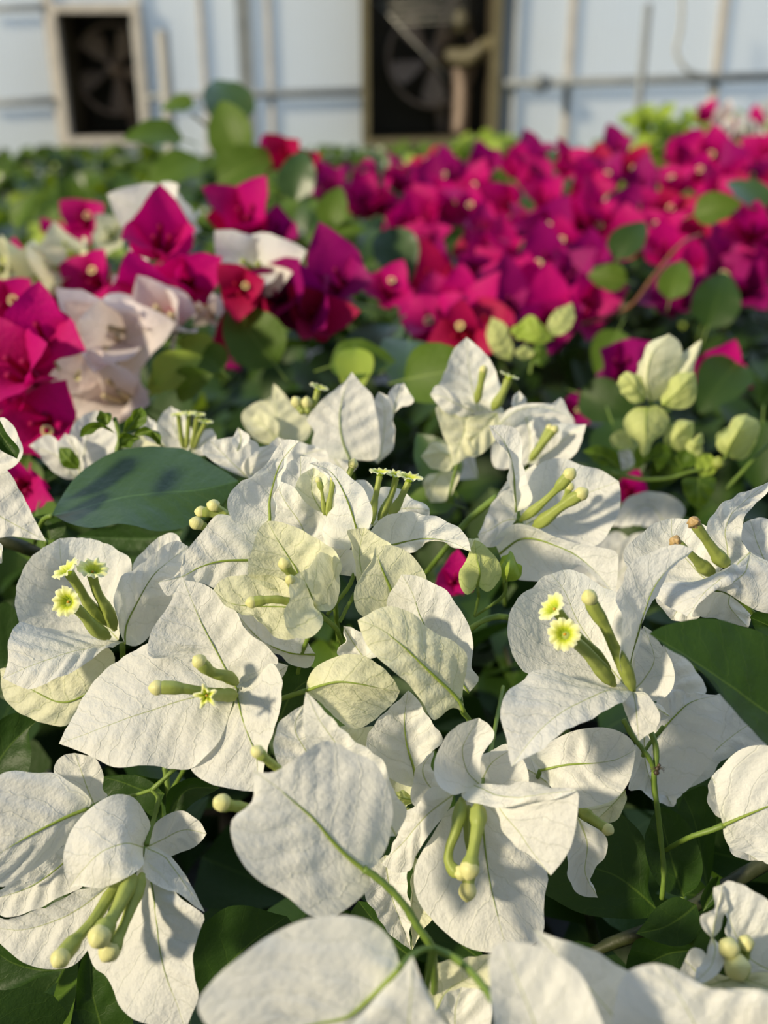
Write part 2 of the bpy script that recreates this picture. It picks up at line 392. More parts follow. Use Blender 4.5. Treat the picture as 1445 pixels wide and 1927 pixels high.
M['pale_grey'] = soft_mat('pale_grey_pole', (0.42, 0.42, 0.40), (0.34, 0.34, 0.33), scale=8, trans=0, rough=0.7)
M['frame_wood'] = soft_mat('pale_frame', (0.62, 0.60, 0.57), (0.48, 0.46, 0.44), scale=10, trans=0)
M['wood'] = soft_mat('weathered_wood', (0.20, 0.18, 0.11), (0.12, 0.11, 0.065), scale=10, trans=0)
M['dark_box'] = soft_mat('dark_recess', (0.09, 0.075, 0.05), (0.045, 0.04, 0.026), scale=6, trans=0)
M['rust'] = soft_mat('rusty_fan', (0.58, 0.45, 0.38), (0.30, 0.23, 0.18), scale=20, trans=0)
M['wire'] = soft_mat('steel_wire', (0.55, 0.55, 0.5), (0.4, 0.4, 0.38), scale=20, trans=0, rough=.4)
M['soil'] = soft_mat('dark_soil', (0.030, 0.024, 0.016), (0.012, 0.012, 0.008), scale=40, trans=0, rough=.9)
M['bench'] = soft_mat('bench_mesh', (0.05, 0.05, 0.045), (0.02, 0.02, 0.02), scale=30, trans=0)
WY = 7.0
def wx(px, y=WY):  # lateral position on the wall for a photo column near the wall foot
    return at(px, 150, y).x * y / at(px, 150, y).y * 1.0
def wallpt(px, py, Y=WY):
    v = at(px, py, 1.0) - CAM; return CAM + v*(Y/v.y)
structure(box_mesh('floor', (-9, -1, -0.1), (9, 9, 0.0), 'soil'))
# end wall: separate translucent sheets between posts, gaps for the two vent openings
wl0, wl1 = wallpt(90, 20).x, wallpt(262, 20).x
wr0, wr1 = wallpt(686, 100).x, wallpt(940, 100).x
zt = 3.2
zb1 = wallpt(190, 262).z; zb2 = wallpt(800, 268).z
ztop1 = wallpt(170, 18).z
def wall_piece(x0, x1, z0, z1): structure(box_mesh('wall_back', (x0, WY, z0), (x1, WY+.02, z1), 'sheet'))
wall_piece(-6.5, wl0, 0, zt); wall_piece(wl0, wl1, 0, zb1); wall_piece(wl0, wl1, ztop1, zt)
wall_piece(wl1, wr0, 0, zt); wall_piece(wr0, wr1, 0, zb2); wall_piece(wr1, 6.5, 0, zt)
def bar(name, a, b, w, mat, lab=None, cat=None, parent=None, kind=None, sides=8):
    a, b = Vector(a), Vector(b)
    org = Vector((0,0,0)) if parent else a
    o = sweep(name, [a, b], [w/2, w/2], mat, parent, org, n=2, sides=sides)
    if not parent: o.location = a
    if lab: o['label'] = lab; o['category'] = cat
    if kind: o['kind'] = kind
    return o
def wall_post(px0, px1, w, mat, Y=WY-.035, zt_=3.2):
    a = wallpt(px0, 10, Y); b = wallpt(px1, 260, Y)
    x = (a.x + b.x)/2
    structure(box_mesh('trim', (x-w/2, Y-.015, 0), (x+w/2, Y+.03, zt_), mat))
TRIM = []
wall_post(262, 272, .075, 'pale_post'); wall_post(458, 468, .085, 'post'); wall_post(958, 950, .12, 'pale_post'); wall_post(88, 120, .06, 'frame_wood')
wall_post(1078, 1062, .045, 'frame_wood', WY-.025); wall_post(1360, 1335, .05, 'frame_wood', WY-.025); wall_post(380, 388, .03, 'frame_wood', WY-.025); wall_post(505, 512, .03, 'frame_wood', WY-.025)
# horizontal rails
def rail(px0, py0, px1, py1, w, mat='post', Y=WY-.075):
    a, b = wallpt(px0, py0, Y), wallpt(px1, py1, Y)
    structure(bar('trim', a, b, w, mat))
rail(-40, 196, 100, 188, .045); rail(270, 183, 683, 172, .05); rail(950, 158, 1500, 142, .055); rail(-40, 18, 92, 12, .04)
# left vent box, its frame standing out from the sheet
def vent(name, x0, x1, z0, z1, depth, label, fmat, cat):
    e = empty(name, Vector(((x0+x1)/2, WY, z0)), label, cat)
    o = e.location.copy()
    def bx(n, lo, hi, m): return box_mesh(n, lo, hi, m, e, o)
    t = .05
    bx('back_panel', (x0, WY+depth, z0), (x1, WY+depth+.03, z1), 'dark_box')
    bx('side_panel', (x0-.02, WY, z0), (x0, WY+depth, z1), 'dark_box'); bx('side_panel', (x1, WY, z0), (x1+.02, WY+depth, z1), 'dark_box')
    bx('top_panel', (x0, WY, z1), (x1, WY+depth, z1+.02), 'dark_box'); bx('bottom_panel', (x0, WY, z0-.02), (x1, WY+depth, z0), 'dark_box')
    bx('frame', (x0-t, WY-.10, z0-t), (x0, WY, z1+t), fmat); bx('frame', (x1, WY-.10, z0-t), (x1+t, WY, z1+t), fmat)
    bx('frame', (x0, WY-.10, z0-t), (x1, WY, z0), fmat); bx('frame', (x0, WY-.10, z1), (x1, WY, z1+t), fmat)
    return e, o
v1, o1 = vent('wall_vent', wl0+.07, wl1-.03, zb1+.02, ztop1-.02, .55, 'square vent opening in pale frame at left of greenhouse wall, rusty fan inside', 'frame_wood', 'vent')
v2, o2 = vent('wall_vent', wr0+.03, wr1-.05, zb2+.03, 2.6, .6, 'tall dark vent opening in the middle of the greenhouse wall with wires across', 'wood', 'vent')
def fan(center, r, tilt, label):
    e = empty('exhaust_fan', center, label, 'fan')
    ax = Vector((math.sin(tilt)*.5, -1, .1)).normalized(); a = ax.cross(Vector((0,0,1))).normalized(); b = ax.cross(a)
    for k in range(5):
        th = k*2*math.pi/5+.3; dv = a*math.cos(th)+b*math.sin(th); tv = ax.cross(dv)
        Lr = [center+dv*r*.12, center+dv*r*.5+tv*r*.22+ax*.03, center+dv*r*.9+tv*r*.32+ax*.04, center+dv*r]
        Mr = [center+dv*r*.12, center+dv*r*.55, center+dv*r]
        Rr = [center+dv*r*.12, center+dv*r*.5-tv*r*.12-ax*.03, center+dv*r*.9-tv*r*.2-ax*.03, center+dv*r]
        blade('blade', Lr, Mr, Rr, 'rust', e, center, nt_=10, ns_=4, ridge=0, crumple=0, wave=0)
    sweep('hub', [center-ax*.04, center+ax*.06], [r*.18, r*.14], 'rust', e, center, n=4, sides=16)
    ring = [center + (a*math.cos(t*math.pi/12)+b*math.sin(t*math.pi/12))*r*1.05 for t in range(25)]
    sweep('ring', ring, [.014, .014], 'rust', e, center, n=60, sides=6)
    sweep('bracket', [center-ax*.02, center+Vector((.1,.15,-.5))], [.03, .04], 'rust', e, center, n=6, sides=8)
    sweep('bracket', [center-ax*.02, center+Vector((.18,.1,.45))], [.03, .03], 'rust', e, center, n=6, sides=8)
fan(wallpt(215, 130, WY+.3), .26, -.3, 'rusty fan inside the left wall vent')
fan(wallpt(812, 110, WY+.3), .28, .4, 'rusty pinkish fan inside the tall middle vent')
# bent branch like arm in the right opening
mt = empty('fan_motor', wallpt(880, 100, WY+.25), 'pale rusty motor and arm to the right of the middle fan', 'motor')
sweep('arm', [wallpt(840, 105, WY+.25), wallpt(885, 108, WY+.2), wallpt(915, 85, WY+.15), wallpt(938, 80, WY+.05)], [.05, .06, .045, .05], 'wood', mt, mt.location.copy(), n=20, sides=10)
sweep('motor_body', [wallpt(868, 60, WY+.3), wallpt(862, 20, WY+.3)], [.05, .07, .05], 'wood', mt, mt.location.copy(), n=10, sides=12)
sweep('bracket', [wallpt(862, 250, WY+.3), wallpt(866, 170, WY+.3), wallpt(862, 120, WY+.3)], [.06, .06, .06], 'rust', mt, mt.location.copy(), n=10, sides=8)
wr = empty('guard_wire', wallpt(800, 10, WY-.02), 'thin horizontal wires strung across the top of the middle vent', 'wire')
for k in range(5): bar('wire', wallpt(716+k*8, 2+k*11, WY-.02)-wr.location, wallpt(880, -4+k*11, WY-.02)-wr.location, .006, 'wire', parent=wr)
bar('wire', wallpt(705, 0, WY-.02)-wr.location, wallpt(845, 150, WY-.02)-wr.location, .010, 'wire', parent=wr)
# free standing stakes inside
def stake(p0, p1, w, mat, lab, cat='pole'):
    o = sweep('support_pole', [p1, p0], [w/2, w/2], mat, None, p1, n=3, sides=10); o.location = p1
    o['label'] = lab; o['category'] = cat
    b = bmesh.new(); return o
a = wallpt(1220, 8, 5.6); stake(a, Vector((a.x, a.y, 0)), .042, 'post', 'dark grey round pole standing before the white wall at right')
a = wallpt(305, 60, 4.2); stake(a, Vector((a.x, a.y, 0)), .048, 'pale_grey', 'pale grey pole standing in front of the wall beside left vent')
hk = sweep('hanging_cable', [wallpt(1285, -60, 6.6), wallpt(1280, 60, 6.6), wallpt(1272, 95, 6.6), wallpt(1290, 130, 6.6), wallpt(1340, 146, 6.7)], [.012, .012], 'wire', None, wallpt(1285, -60, 6.6), n=30, sides=6)
hk.location = wallpt(1285, -60, 6.6); hk['label'] = 'thin grey cable curving down to the rail at right'; hk['category'] = 'cable'
cl = sweep('rail_clamp', [wallpt(1000, 158, WY-.17), wallpt(1035, 155, WY-.17)], [.03, .055, .05, .03], 'post', None, wallpt(1000, 158, WY-.17), n=10, sides=8)
cl.location = wallpt(1000, 158, WY-.17); cl['label'] = 'small dark clamp on the rail right of the middle vent'; cl['category'] = 'clamp'
# benches that carry the pots
def bench(y0, y1, z, label):
    e = empty('plant_bench', Vector((0, (y0+y1)/2, 0)), label, 'bench'); o = e.location.copy()
    box_mesh('bench_top', (-4.5, y0, z-.04), (4.5, y1, z), 'bench', e, o)
    for x in (-4.4, -1.5, 1.5, 4.4):
        for y in (y0+.05, y1-.05): box_mesh('leg', (x-.03, y-.03, 0), (x+.03, y+.03, z-.04), 'bench', e, o)
bench(-.25, 1.7, .80, 'dark bench hidden under the nearest flowering plants')
bench(2.1, 6.6, .62, 'dark bench under the green plants before the wall')

# ================================================================== the flowers in front, traced rail by rail
F = Flower
# --- F1
f = F('bougainvillea_flower', 'A', '630,690', .285, 'white flower at left edge with three open yellow faces below the large dark leaf')
f.bract('620,680,2 450,480,14 330,300,16 310,148,10', '480,700,2 260,640,6 110,600,4 95,430,4 140,270,7', '655,560,2 695,400,6 690,290,7 600,205,8 508,155,9')
f.bract('650,690,0 450,725,-6 220,790,-12 15,880,-14', '560,670,3 400,655,6 250,620,4 110,600,0 45,680,-8 40,790,-12', '600,705,-2 480,775,-10 380,850,-14 240,912,-16 150,935,-16')
f.bract('560,900,4 340,1005,2 170,940,4 0,830,8', '600,760,2 520,700,2 350,780,2 150,850,4 40,820,6', '480,1020,4 350,1113,4 220,1108,4 90,1055,4 20,960,6', 'cream', .35)
f.bract('655,700,0 660,610,2 720,480,4 800,345,4 880,270,3 985,190,3', '615,600,-3 610,470,-6 650,350,-6 720,285,-4 830,220,-1 920,160,1', '700,712,4 780,670,8 860,560,9 910,430,8 955,300,5', 'white', .3)
f.bract('900,560,14 850,300,14 830,140,14', '720,400 695,280 750,215', '980,400 970,220 900,120')
f.tube('570,665,-1 500,620,-6 430,540,-10 365,480,-14', (38, 26, 30), 'open', (-.25, .1, 1), 78)
f.tube('565,600,0 470,500,-5 410,400,-9 365,335,-12', (34, 24, 30), 'open', (-.5, .75, .45), 76)
f.tube('600,625,1 560,520,-3 510,430,-6 482,335,-9', (36, 24, 30), 'open', (.25, .8, .5), 80)
f.stem('640,700,2 640,900,20 600,1150,60', .8)
# --- F2
f = F('bougainvillea_flower', 'A', '1240,940', .262, 'flat open white flower at left centre, one green star face toward the viewer')
f.bract('1240,945,0 1130,965,0 980,985,-1 780,1050,-2 600,1115,-3 308,1222,-2', '1200,860,3 1050,790,6 900,745,8 780,700,8 700,730,8 600,800,8 480,930,6 420,1000,4 360,1115,1', '1190,1090,-4 1150,1200,-7 1080,1290,-8 990,1355,-8 800,1335,-9 600,1345,-8 500,1300,-6 400,1250,-3', rib=.0, ridge=.8)
f.bract('1240,935,0 1190,850,2 1150,770,3 1090,660,4 1040,560,5 960,365,5', '1180,870,2 990,775,3 780,765,-1 785,650,1 810,600,2 880,500,4 930,400,5', '1300,910,2 1400,840,-1 1445,795,-2 1380,700,0 1300,640,2 1240,540,3 1150,450,4 1060,385,5', rib=.25)
f.bract('1240,960,0 1260,1060,-4 1300,1180,-7 1340,1290,-9 1345,1473,-13', '1200,1050,-2 1130,1180,-4 1060,1290,-6 995,1345,-8 1100,1430,-11 1230,1466,-13', 'B160,1350,2 B240,1310,1 B320,1252,0 B360,1330,-5 B352,1420,-8 E345,100,-9 E325,220,-11 E300,330,-12', rib=.25, ridge=.7)
f.bract('B150,1370,5 B260,1340,5 B395,1256,5', 'B230,1290 B330,1240', 'B300,1400 B360,1330', ridge=.2)
f.tube('1238,968,-1 1180,968,-3 1110,962,-6 1000,940,-10 900,930,-12 800,930,-13', (34, 24, 34))
f.tube('1236,968,-2 1160,968,-8 1085,966,-16', (36, 26, 30), 'open', (-.1, -.05, 1), 66, star=True)
f.tube('1240,905,0 1190,872,-3 1145,862,-5 1110,850,-6 1070,820,-8 1030,780,-9', (34, 26, 34))
f.stem('1235,945,1 1225,1020,8 1000,1300,40 880,1500,60', .8)
# --- F3 upper centre
f = F('bougainvillea_flower', 'B', '310,560', .272, 'white flower above the centre whose two bracts curl inward like horns')
f.bract('280,580,2 300,500,0 298,400,0 320,300,0 350,210,-1 395,140,-2 455,82,-3', '215,575,2 150,545,0 100,490,-3 80,430,-5 90,360,-6 140,295,-5 230,250,-4 290,200,-3 330,125,-2 375,76,-2', '330,560 325,440,0 345,300,-2 372,200,-2 412,130,-3', rib=.45, crease=.7)
f.bract('520,740,8 470,540,9 380,400,9 320,285,9', '380,700 300,560 290,420', '640,740 640,600,6 590,480,7 500,420,8 420,320,8')
f.bract('760,570,2 735,480,-1 690,360,-3 640,270,-4 595,228,-4 505,200,-5', '680,690,6 580,600,6 566,530,5 610,430,3 640,360,1 650,310,0 590,245,-3', '805,560,0 828,500,-4 815,420,-6 770,325,-7 700,245,-7 625,200,-6 560,190,-5', rib=.3, crease=.6)
f.bract('560,480,18 470,330,18 460,160,18', '430,480 345,330 380,210', '690,450 650,300 560,185')
f.bract('590,480,12 520,350,12 530,222,12', '500,460 425,330 460,260', '640,420 620,300', 'cream')
f.bract('630,780,6 650,720,5 700,650,4', '600,700 590,640', '770,780,0 765,720,-1 740,660,0')
f.tube('585,470,4 578,400,3 570,340,2 552,280,2', (14, 8, 16)); f.tube('600,475,4 612,400,3 625,330,2 632,270,2', (20, 13, 15))
f.tube('700,290,10 722,235,10 738,190,10', (18, 16, 24))
f.stem('650,750,2 640,900,15 660,1130,40', .8)
f = F('bougainvillea_flower', 'B', '130,760', .28, 'white flower left of centre with downward folded tip and three yellow tube buds above')
f.bract('A1345,262,0 A1240,262,-2 A1150,268,-3 A1040,300,-4 A960,345,-5 A825,378,-6', 'A1345,150,2 A1260,70,2 A1200,32,1 A1130,28,0 A1080,85,-2 A1000,180,-4 A950,260,-5 A930,335,-6 A880,352,-6', 'A1350,400,0 A1250,410,0 A1120,405,0 A1020,365,-1 A975,370,-2 A930,400,-4 A880,452,-6', rib=.4)
f.tube('A1230,60,4 A1160,35,3 A1090,15,2 A1035,8,2', (26, 20, 28)); f.tube('A1190,40,4 A1150,0,3 A1110,-25,2 A1100,-28,2', (26, 20, 30)); f.tube('A1080,95,2 A1045,75,1 A1010,62,0', (24, 20, 32))
f.bract('200,700,6 150,620,6 100,500,5 90,475,5', '100,740 20,640 30,500', '300,700 230,600 150,520')
f.stem('140,770,4 200,900,30 300,1200,60', .8)
# --- 3g/3h greenish cup
f = F('bougainvillea_flower', 'B', '525,950', .262, 'greenish cream young flower in the centre with cupped near bract and thin green tubes')
f.bract('450,900,6 445,770,4 395,685,3 340,600,2 285,500,1', '330,870,3 205,800,0 194,720,-1 215,620,0 243,540,1', '600,850,3 668,750,-1 640,668,-1 540,590,0 440,533,1 350,506,1', 'cream', .3)
f.bract('525,950,0 515,890,-5 490,830,-8 460,768,-9', '562,990,-3 566,1060,-8 510,1110,-10 430,1105,-11 392,1050,-12 388,990,-12 410,920,-12 400,850,-11 418,795,-10', '560,972,-2 640,955,2 670,890,3 676,800,3 645,705,1 565,664,-3 530,690,-7 500,745,-9', 'cream', .45, crease=.7, ridge=.3)
f.bract('510,960,2 350,950,3 200,945,3 90,930,3 3,860,2', '450,860,2 330,800,2 200,775,1 90,790,1 40,815,1', '500,1060,0 410,1118,-3 345,1118,-3 260,1060,-1 210,1018,0 130,980,1 55,930,2', 'cream', .3, ridge=.7)
f.bract('540,1200,14 400,1190,14 250,1120,14 120,980,14', '470,1110 350,1050 220,1000', '510,1262 400,1255 310,1195 200,1110', 'white', .3)
f.tube('430,930,-1 405,925,-3 320,912,-5 190,930,-6', (22, 20, 28)); f.tube('440,830,-1 415,780,-4 385,740,-6 370,712,-7', (28, 24, 30)); f.tube('420,850,-8 408,820,-9 405,800,-10', (20, 18, 24))
f.stem('525,945,0 555,985,2 610,1030,6 650,1070,10 675,1150,18', .75); f.stem('500,1110,10 470,1190,14 445,1300,20', .65); f.stem('750,750,12 720,830,11 670,900,11 600,990,11', .6); f.stem('745,880,13 700,960,12 665,1030,11', .6)
# --- pale crumpled cream pair
f = F('bougainvillea_flower', 'B', '860,930', .268, 'pale green cream young flower right of centre, crumpled tip and one broad veined bract')
f.bract('800,900,4 780,780,3 768,660,2 795,536,2', '755,820 760,720 735,640 698,556', '850,760 860,690 938,628 880,590', 'cream', ridge=.3)
f.bract('940,880,0 920,830,-2 880,735,-4 850,638,-4', '915,960,-1 830,1012,-2 768,985,-4 738,910,-5 745,845,-5 780,775,-5 832,700,-5', '1000,900,0 1110,850,0 1115,790,-1 1055,695,-3 1000,652,-3 925,628,-4', 'cream', .45, ridge=.3, crumple=.2)
f.stem('940,880,1 960,950,10 900,1150,30', .7)
# ribbon + three open faces
f = F('bougainvillea_flower', 'B', '820,560', .282, 'white flower behind the centre, three frilly faces on upright tubes, long arched bract')
f.bract('820,640,4 940,626,2 1050,600,0 1150,594,-2 1250,612,-3 1352,662,-5', '822,550,-2 900,482,-4 1050,468,-6 1180,483,-7 1280,530,-7 1332,600,-6', '900,690,4 1000,675,2 1062,662,1 1120,612,-1 1200,606,-2 1290,640,-4', 'white', .35, crease=.6)
f.bract('830,530,14 980,440,14 1135,440,14', '840,360 930,330 1050,380 1120,420', '950,530 1090,500 1130,470')
f.bract('800,570,16 780,420,16 760,285,16', '700,500 690,380 715,310', '840,500 850,400 810,300')
f.tube('830,520,2 842,430,2 858,350,2 874,268,2', (24, 15, 18), 'open', (.05, .9, .25), 60); f.tube('870,500,3 905,430,4 940,350,5 958,280,6', (26, 16, 18), 'open', (.1, .9, .3), 60)
f.tube('925,475,2 970,410,1 1000,350,1 1025,300,1', (26, 17, 18), 'open', (.15, .9, .28), 72)
f.stem('830,560,2 860,700,20 800,1000,60', .8)
# --- 4a pair
f = F('bougainvillea_flower', 'B', '1300,1440', .258, 'large veined warm white bract pair, centre, seen from underneath')
f.bract('1315,1500,0 1280,1430,-1 1200,1350,-3 1100,1255,-5 1000,1160,-6 900,1080,-6 820,1040,-6 758,1020,-5', '1310,1400,2 1326,1290,2 1312,1190,2 1250,1130,1 1150,1075,-1 1060,1000,-2 920,950,-3 850,968,-4', '1255,1480,-2 1150,1540,-4 1090,1440,-6 1020,1350,-7 940,1285,-8 860,1215,-8 806,1150,-7 775,1080,-6', 'cream', .55, ridge=.7)
f.bract('1340,1400,8 1200,1200,7 1090,1010,6 1045,880,5 988,780,5', '1150,1250 1000,1100 912,960 920,890 960,830', '1395,1330,8 1352,1280,6 1366,1140,4 1330,1040,3 1270,940,3 1230,868,3 1150,825,4 1070,788,5', 'white', .3, ridge=.7)
f.bract('800,1230,12 730,1130,12 683,1050,12', '700,1210 655,1195 695,1130', '870,1200 780,1080')
f.bract('E720,560,16 E700,380,16 E700,200,18', 'E560,400 E560,200', 'E900,400 E900,200', 'cream')
f.stem('1290,1430,0 E1310,110,3 E1340,150,6 E1400,300,20', .75)
f = F('bougainvillea_flower', 'B', '490,1385', .262, 'folded yellowish green young bract on a short green stalk, in the centre')
f.bract('490,1388,0 580,1358,-3 660,1342,-5 760,1352,-6 870,1375,-5 978,1393,-3', '498,1340,0 515,1290,-1 560,1240,-1 640,1203,-1 740,1200,-1 830,1230,-1 900,1270,-2 950,1330,-3', '510,1420,2 560,1470,4 640,1540,6 720,1578,6 800,1572,6 890,1520,4 950,1450,0', 'cream', .45, crease=.8, ridge=.5)
f.stem('490,1388,0 440,1405,2 350,1435,8 250,1500,30', .7)
# --- E centre
f = F('bougainvillea_flower', 'E', '1065,520', .268, 'warm white upright bract with green rib just left of the hanging cupped flower')
f.bract('1068,510,0 1050,400,0 1015,280,1 1003,150,2 1022,-2,2', '1000,490,-2 900,438,-3 855,380,-3 800,290,-2 850,190,-1 930,90,0', '1090,420,-2 1140,330,-3 1202,262,-2 1160,190,-1 1110,110,0 1070,40,1', rib=.4)
f.bract('1000,620,10 860,420,10 740,290,10 640,190,10', '850,640 700,480 640,300', '1070,520 950,380 850,260 740,190', 'cream')
f.bract('1065,575,8 990,560,4 930,540,2', '1000,600,4', '1000,528,4', 'young'); f.bract('1065,620,8 1010,625,4 970,625,2', '1010,636,4', '1010,612,4', 'young')
f.stem('1065,520,2 1080,640,20 1000,900,50', .7)
f = F('bougainvillea_flower', 'E', '790,930', .225, 'big soft white bract at lower centre seen from behind, on a long curved stalk')
f.bract('800,940,0 700,860,-1 610,765,-2 540,680,-3 440,590,-4 330,500,-5 212,418,-5', '850,915,2 920,800,4 938,700,4 940,620,4 895,460,3 830,360,2 730,320,1 650,272,0 570,262,-1 490,310,-3 370,400,-4 280,430,-5', '830,1010,1 760,1095,0 610,1178,-2 500,1168,-4 400,1085,-6 250,1000,-8 155,900,-9 98,770,-9 100,680,-8 200,590,-6 215,500,-5', rib=.55, crease=.35, ridge=.6)
f.bract('960,760,16 820,500,16 650,280,15 550,140,14 488,5,14', '800,750,14 650,500,14 520,340,14 480,210,14 474,90,14', '1010,640 950,520,14 895,400,13 810,310,13 700,222,13 595,130,13 532,45,14')
f.bract('600,460,24 480,300,24 430,190,24 478,72,24', '450,450,22 350,390,22 317,290,22 350,185,22 420,115,23', '640,400 560,250 510,120')
f.stem('790,930,0 850,970,0 930,1040,0 1010,1130,0 1070,1230,0 1120,1300,0 1150,1345,1', .85, taper=1.1); f.stem('1150,1345,1 1160,1500,10 1150,1700,30', .9)
f.tube('370,430,8 320,390,6 270,350,4 222,308,3', (24, 22, 32)); 
f.tube('200,640,8 160,612,6 90,600,4 30,580,2', (30, 28, 42))
f = F('bougainvillea_flower', 'D', '765,540', .252, 'white flower at lower left with three long green tubes hanging toward the viewer')
f.bract('750,540,2 650,520,-6 540,560,-8 440,650,-8 365,748,-6', '790,430,5 745,325,4 690,275,3 620,268,2 540,300,0 440,370,-2 370,450,-4 332,560,-6 335,660,-7', '740,640,-6 640,710,-10 520,757,-10 440,740,-8', 'white', ridge=.3)
f.bract('765,540,3 850,500,7 960,450,9 1080,470,8', '785,450,6 850,388,8 920,362,8 990,372,8 1045,405,8', '830,600,5 930,572,7 1030,530,8')
f.bract('750,600,0 795,740,-2 815,880,-4 840,1100,-6 880,1250,-8 925,1360,-9 970,1500,-10', '700,720,4 640,850,4 540,1000,3 476,1062,2 490,1150,0 560,1230,-3 620,1360,-7 680,1425,-9 800,1470,-10', '850,680,-2 930,790,-5 1072,890,-7 1050,960,-7 1012,1080,-8 1020,1190,-9 1040,1310,-10 1000,1420,-10', 'white', .2, crease=.8, ridge=.7)
f.bract('570,740,6 430,850,6 300,920,6 120,970,7 -60,960,8', '500,745,5 400,770,5 300,812,5 180,880,5 60,900,6 -20,905,7', '560,900 475,1060,4 380,1160,3 250,1178,3 120,1140,4 40,1080,5 -40,1000,7', 'white', ridge=.7)
f.bract('760,540,1 860,590,1 900,640,0 1070,880,-4', '820,545,2 930,620,1 1000,760,-1 1060,850,-3', '755,680,-3 850,760,-4 960,800,-5', ridge=.2)
f.tube('640,700,-3 570,800,-7 490,920,-12 400,1020,-16 300,1140,-22', (34, 26, 42)); f.tube('700,690,-6 655,780,-11 610,870,-15 560,950,-19 505,1030,-23', (42, 30, 50)); f.tube('745,680,-3 705,800,-8 660,920,-13 620,1010,-16 555,1105,-19', (40, 26, 48), 'worn')
f.stem('765,530,2 785,450,5 805,390,7 820,330,8 826,280,9 795,240,9', .65); f.stem('795,240,9 700,268,12 560,290,16', .5); f.stem('795,240,9 850,190,9 920,125,10 1000,60,14', .65)
f = F('bougainvillea_flower', 'D', '460,335', .255, 'white bract with a strong green rib cut by the left edge, below the black gap')
f.bract('462,335,0 330,390,-3 200,455,-5 100,510,-6 -60,610,-7', '480,300,-1 430,240,-1 350,190,-1 290,152,-1 180,150,-2 80,138,-3 0,160,-4 -70,260,-6', '430,430,0 350,520,0 250,600,0 120,680,-1 0,745,-2 -70,730,-5', rib=.5, ridge=.8)
f.bract('500,330,7 450,220,6 420,130,5 390,47,5', '350,290,5 300,200,5 280,130,4 330,64,4', '545,290,5 568,262,4 530,230,4 522,140,4 480,75,4')
f.bract('430,520,6 300,650,5 150,750,5 -60,820,5', '370,420,4 270,575,3 110,680,3 0,745,3', '440,740,4 330,790,3 180,872,3 20,905,3', 'white', .2)
f.stem('462,335,0 520,310,4 600,290,10', .6)
# --- F8 hanging flower
f = F('bougainvillea_flower', 'E', '1400,500', .250, 'hanging white flower right of lower centre, round cup on top and withered tubes dangling')
f.bract('1400,495,0 1330,420,3 1310,300,4 1392,141,3', '1320,522,-4 1250,536,-9 1180,500,-9 1144,420,-7 1160,340,-5 1215,255,-3 1290,185,-1', '1402,430,-1 1412,350,-1 1440,290,0 1462,225,1 1435,172,2', ridge=.3)
f.bract('F-10,240,2 F60,360,-7 F150,470,-10 F230,590,-12 F310,687,-14', 'F70,322,-8 F200,316,-11 F320,290,-13 F446,245,-14 F453,320,-14 F420,520,-14 F380,600,-14', 'F-90,260,0 F0,370,-4 F60,450,-7 F140,530,-9 F230,620,-12', ridge=.4)
f.bract('F-100,215,0 F60,272,-9 F180,275,-12 F300,258,-13 F447,244,-14', 'F0,206,-3 F150,209,-7 F300,214,-10 F400,230,-13', 'F-160,262,-4 F-80,310,-8 F40,330,-10 F150,322,-12 F280,300,-13 F380,272,-14', ridge=.3)
f.bract('P905,1500,3 P912,1590,1 P922,1660,-1 P938,1730,-3 P955,1792,-5', 'P850,1520,5 P810,1575,5 P782,1635,3 P786,1690,1 P812,1730,-1 P860,1772,-3 P905,1790,-4', 'P960,1550,5 P1005,1605,4 P1032,1650,3 P1024,1700,1 P1018,1758,-2 P990,1784,-4', rib=.3, ridge=.4)
f.bract('1260,542,3 1120,650,4 1000,790,5 880,905,6', '1150,500,5 1060,612,6 985,650,7 960,760,7 915,870,7', '1240,610,3 1150,730,3 1065,860,4 1030,942,5 950,943,6')
f.bract('1220,570,7 1120,480,8 1100,400,8 1160,310,8', '1120,600 1058,600 1060,470 1085,385', '1260,530 1180,470 1150,400')
f.bract('F-60,210,6 F0,100,8 F100,30,8', 'F-90,120 F-20,40', 'F100,230,5 F190,210,5 F170,90,7', 'white', ridge=.3)
f.tube('1305,560,-3 1290,660,-6 1270,740,-8 1240,820,-9 1235,890,-10 1270,945,-11 1320,955,-12', (36, 24, 34), 'worn'); f.tube('1340,600,0 1330,700,-2 1335,780,-3 1350,850,-3', (24, 18, 18))
f.tube('1385,590,-5 1388,690,-9 1370,800,-12 1350,900,-14 1338,960,-15', (44, 30, 44), 'worn'); f.tube('1340,900,-6 1338,980,-8 1330,1075,-10', (34, 30, 40))
f.stem('1400,500,2 F-20,100,18 F60,-300,50', .7)
f = F('bougainvillea_flower', 'E', '1035,880', .268, 'shaded white bract pair hanging below the big central bract beside its stalk')
f.bract('900,860,0 930,1050,0 980,1200,0 1040,1357,0', '800,950 790,1070 870,1200 960,1300', '1010,880 1032,1000 1034,1150 1038,1290', crumple=.5)
f.bract('1060,870,2 1045,1050,2 1042,1200,2 1042,1357,1', '1030,1000 1030,1200', '1120,960 1150,1080 1152,1180 1100,1270', 'cream')
f.stem('1035,870,3 1080,760,16 1000,600,50', .7)
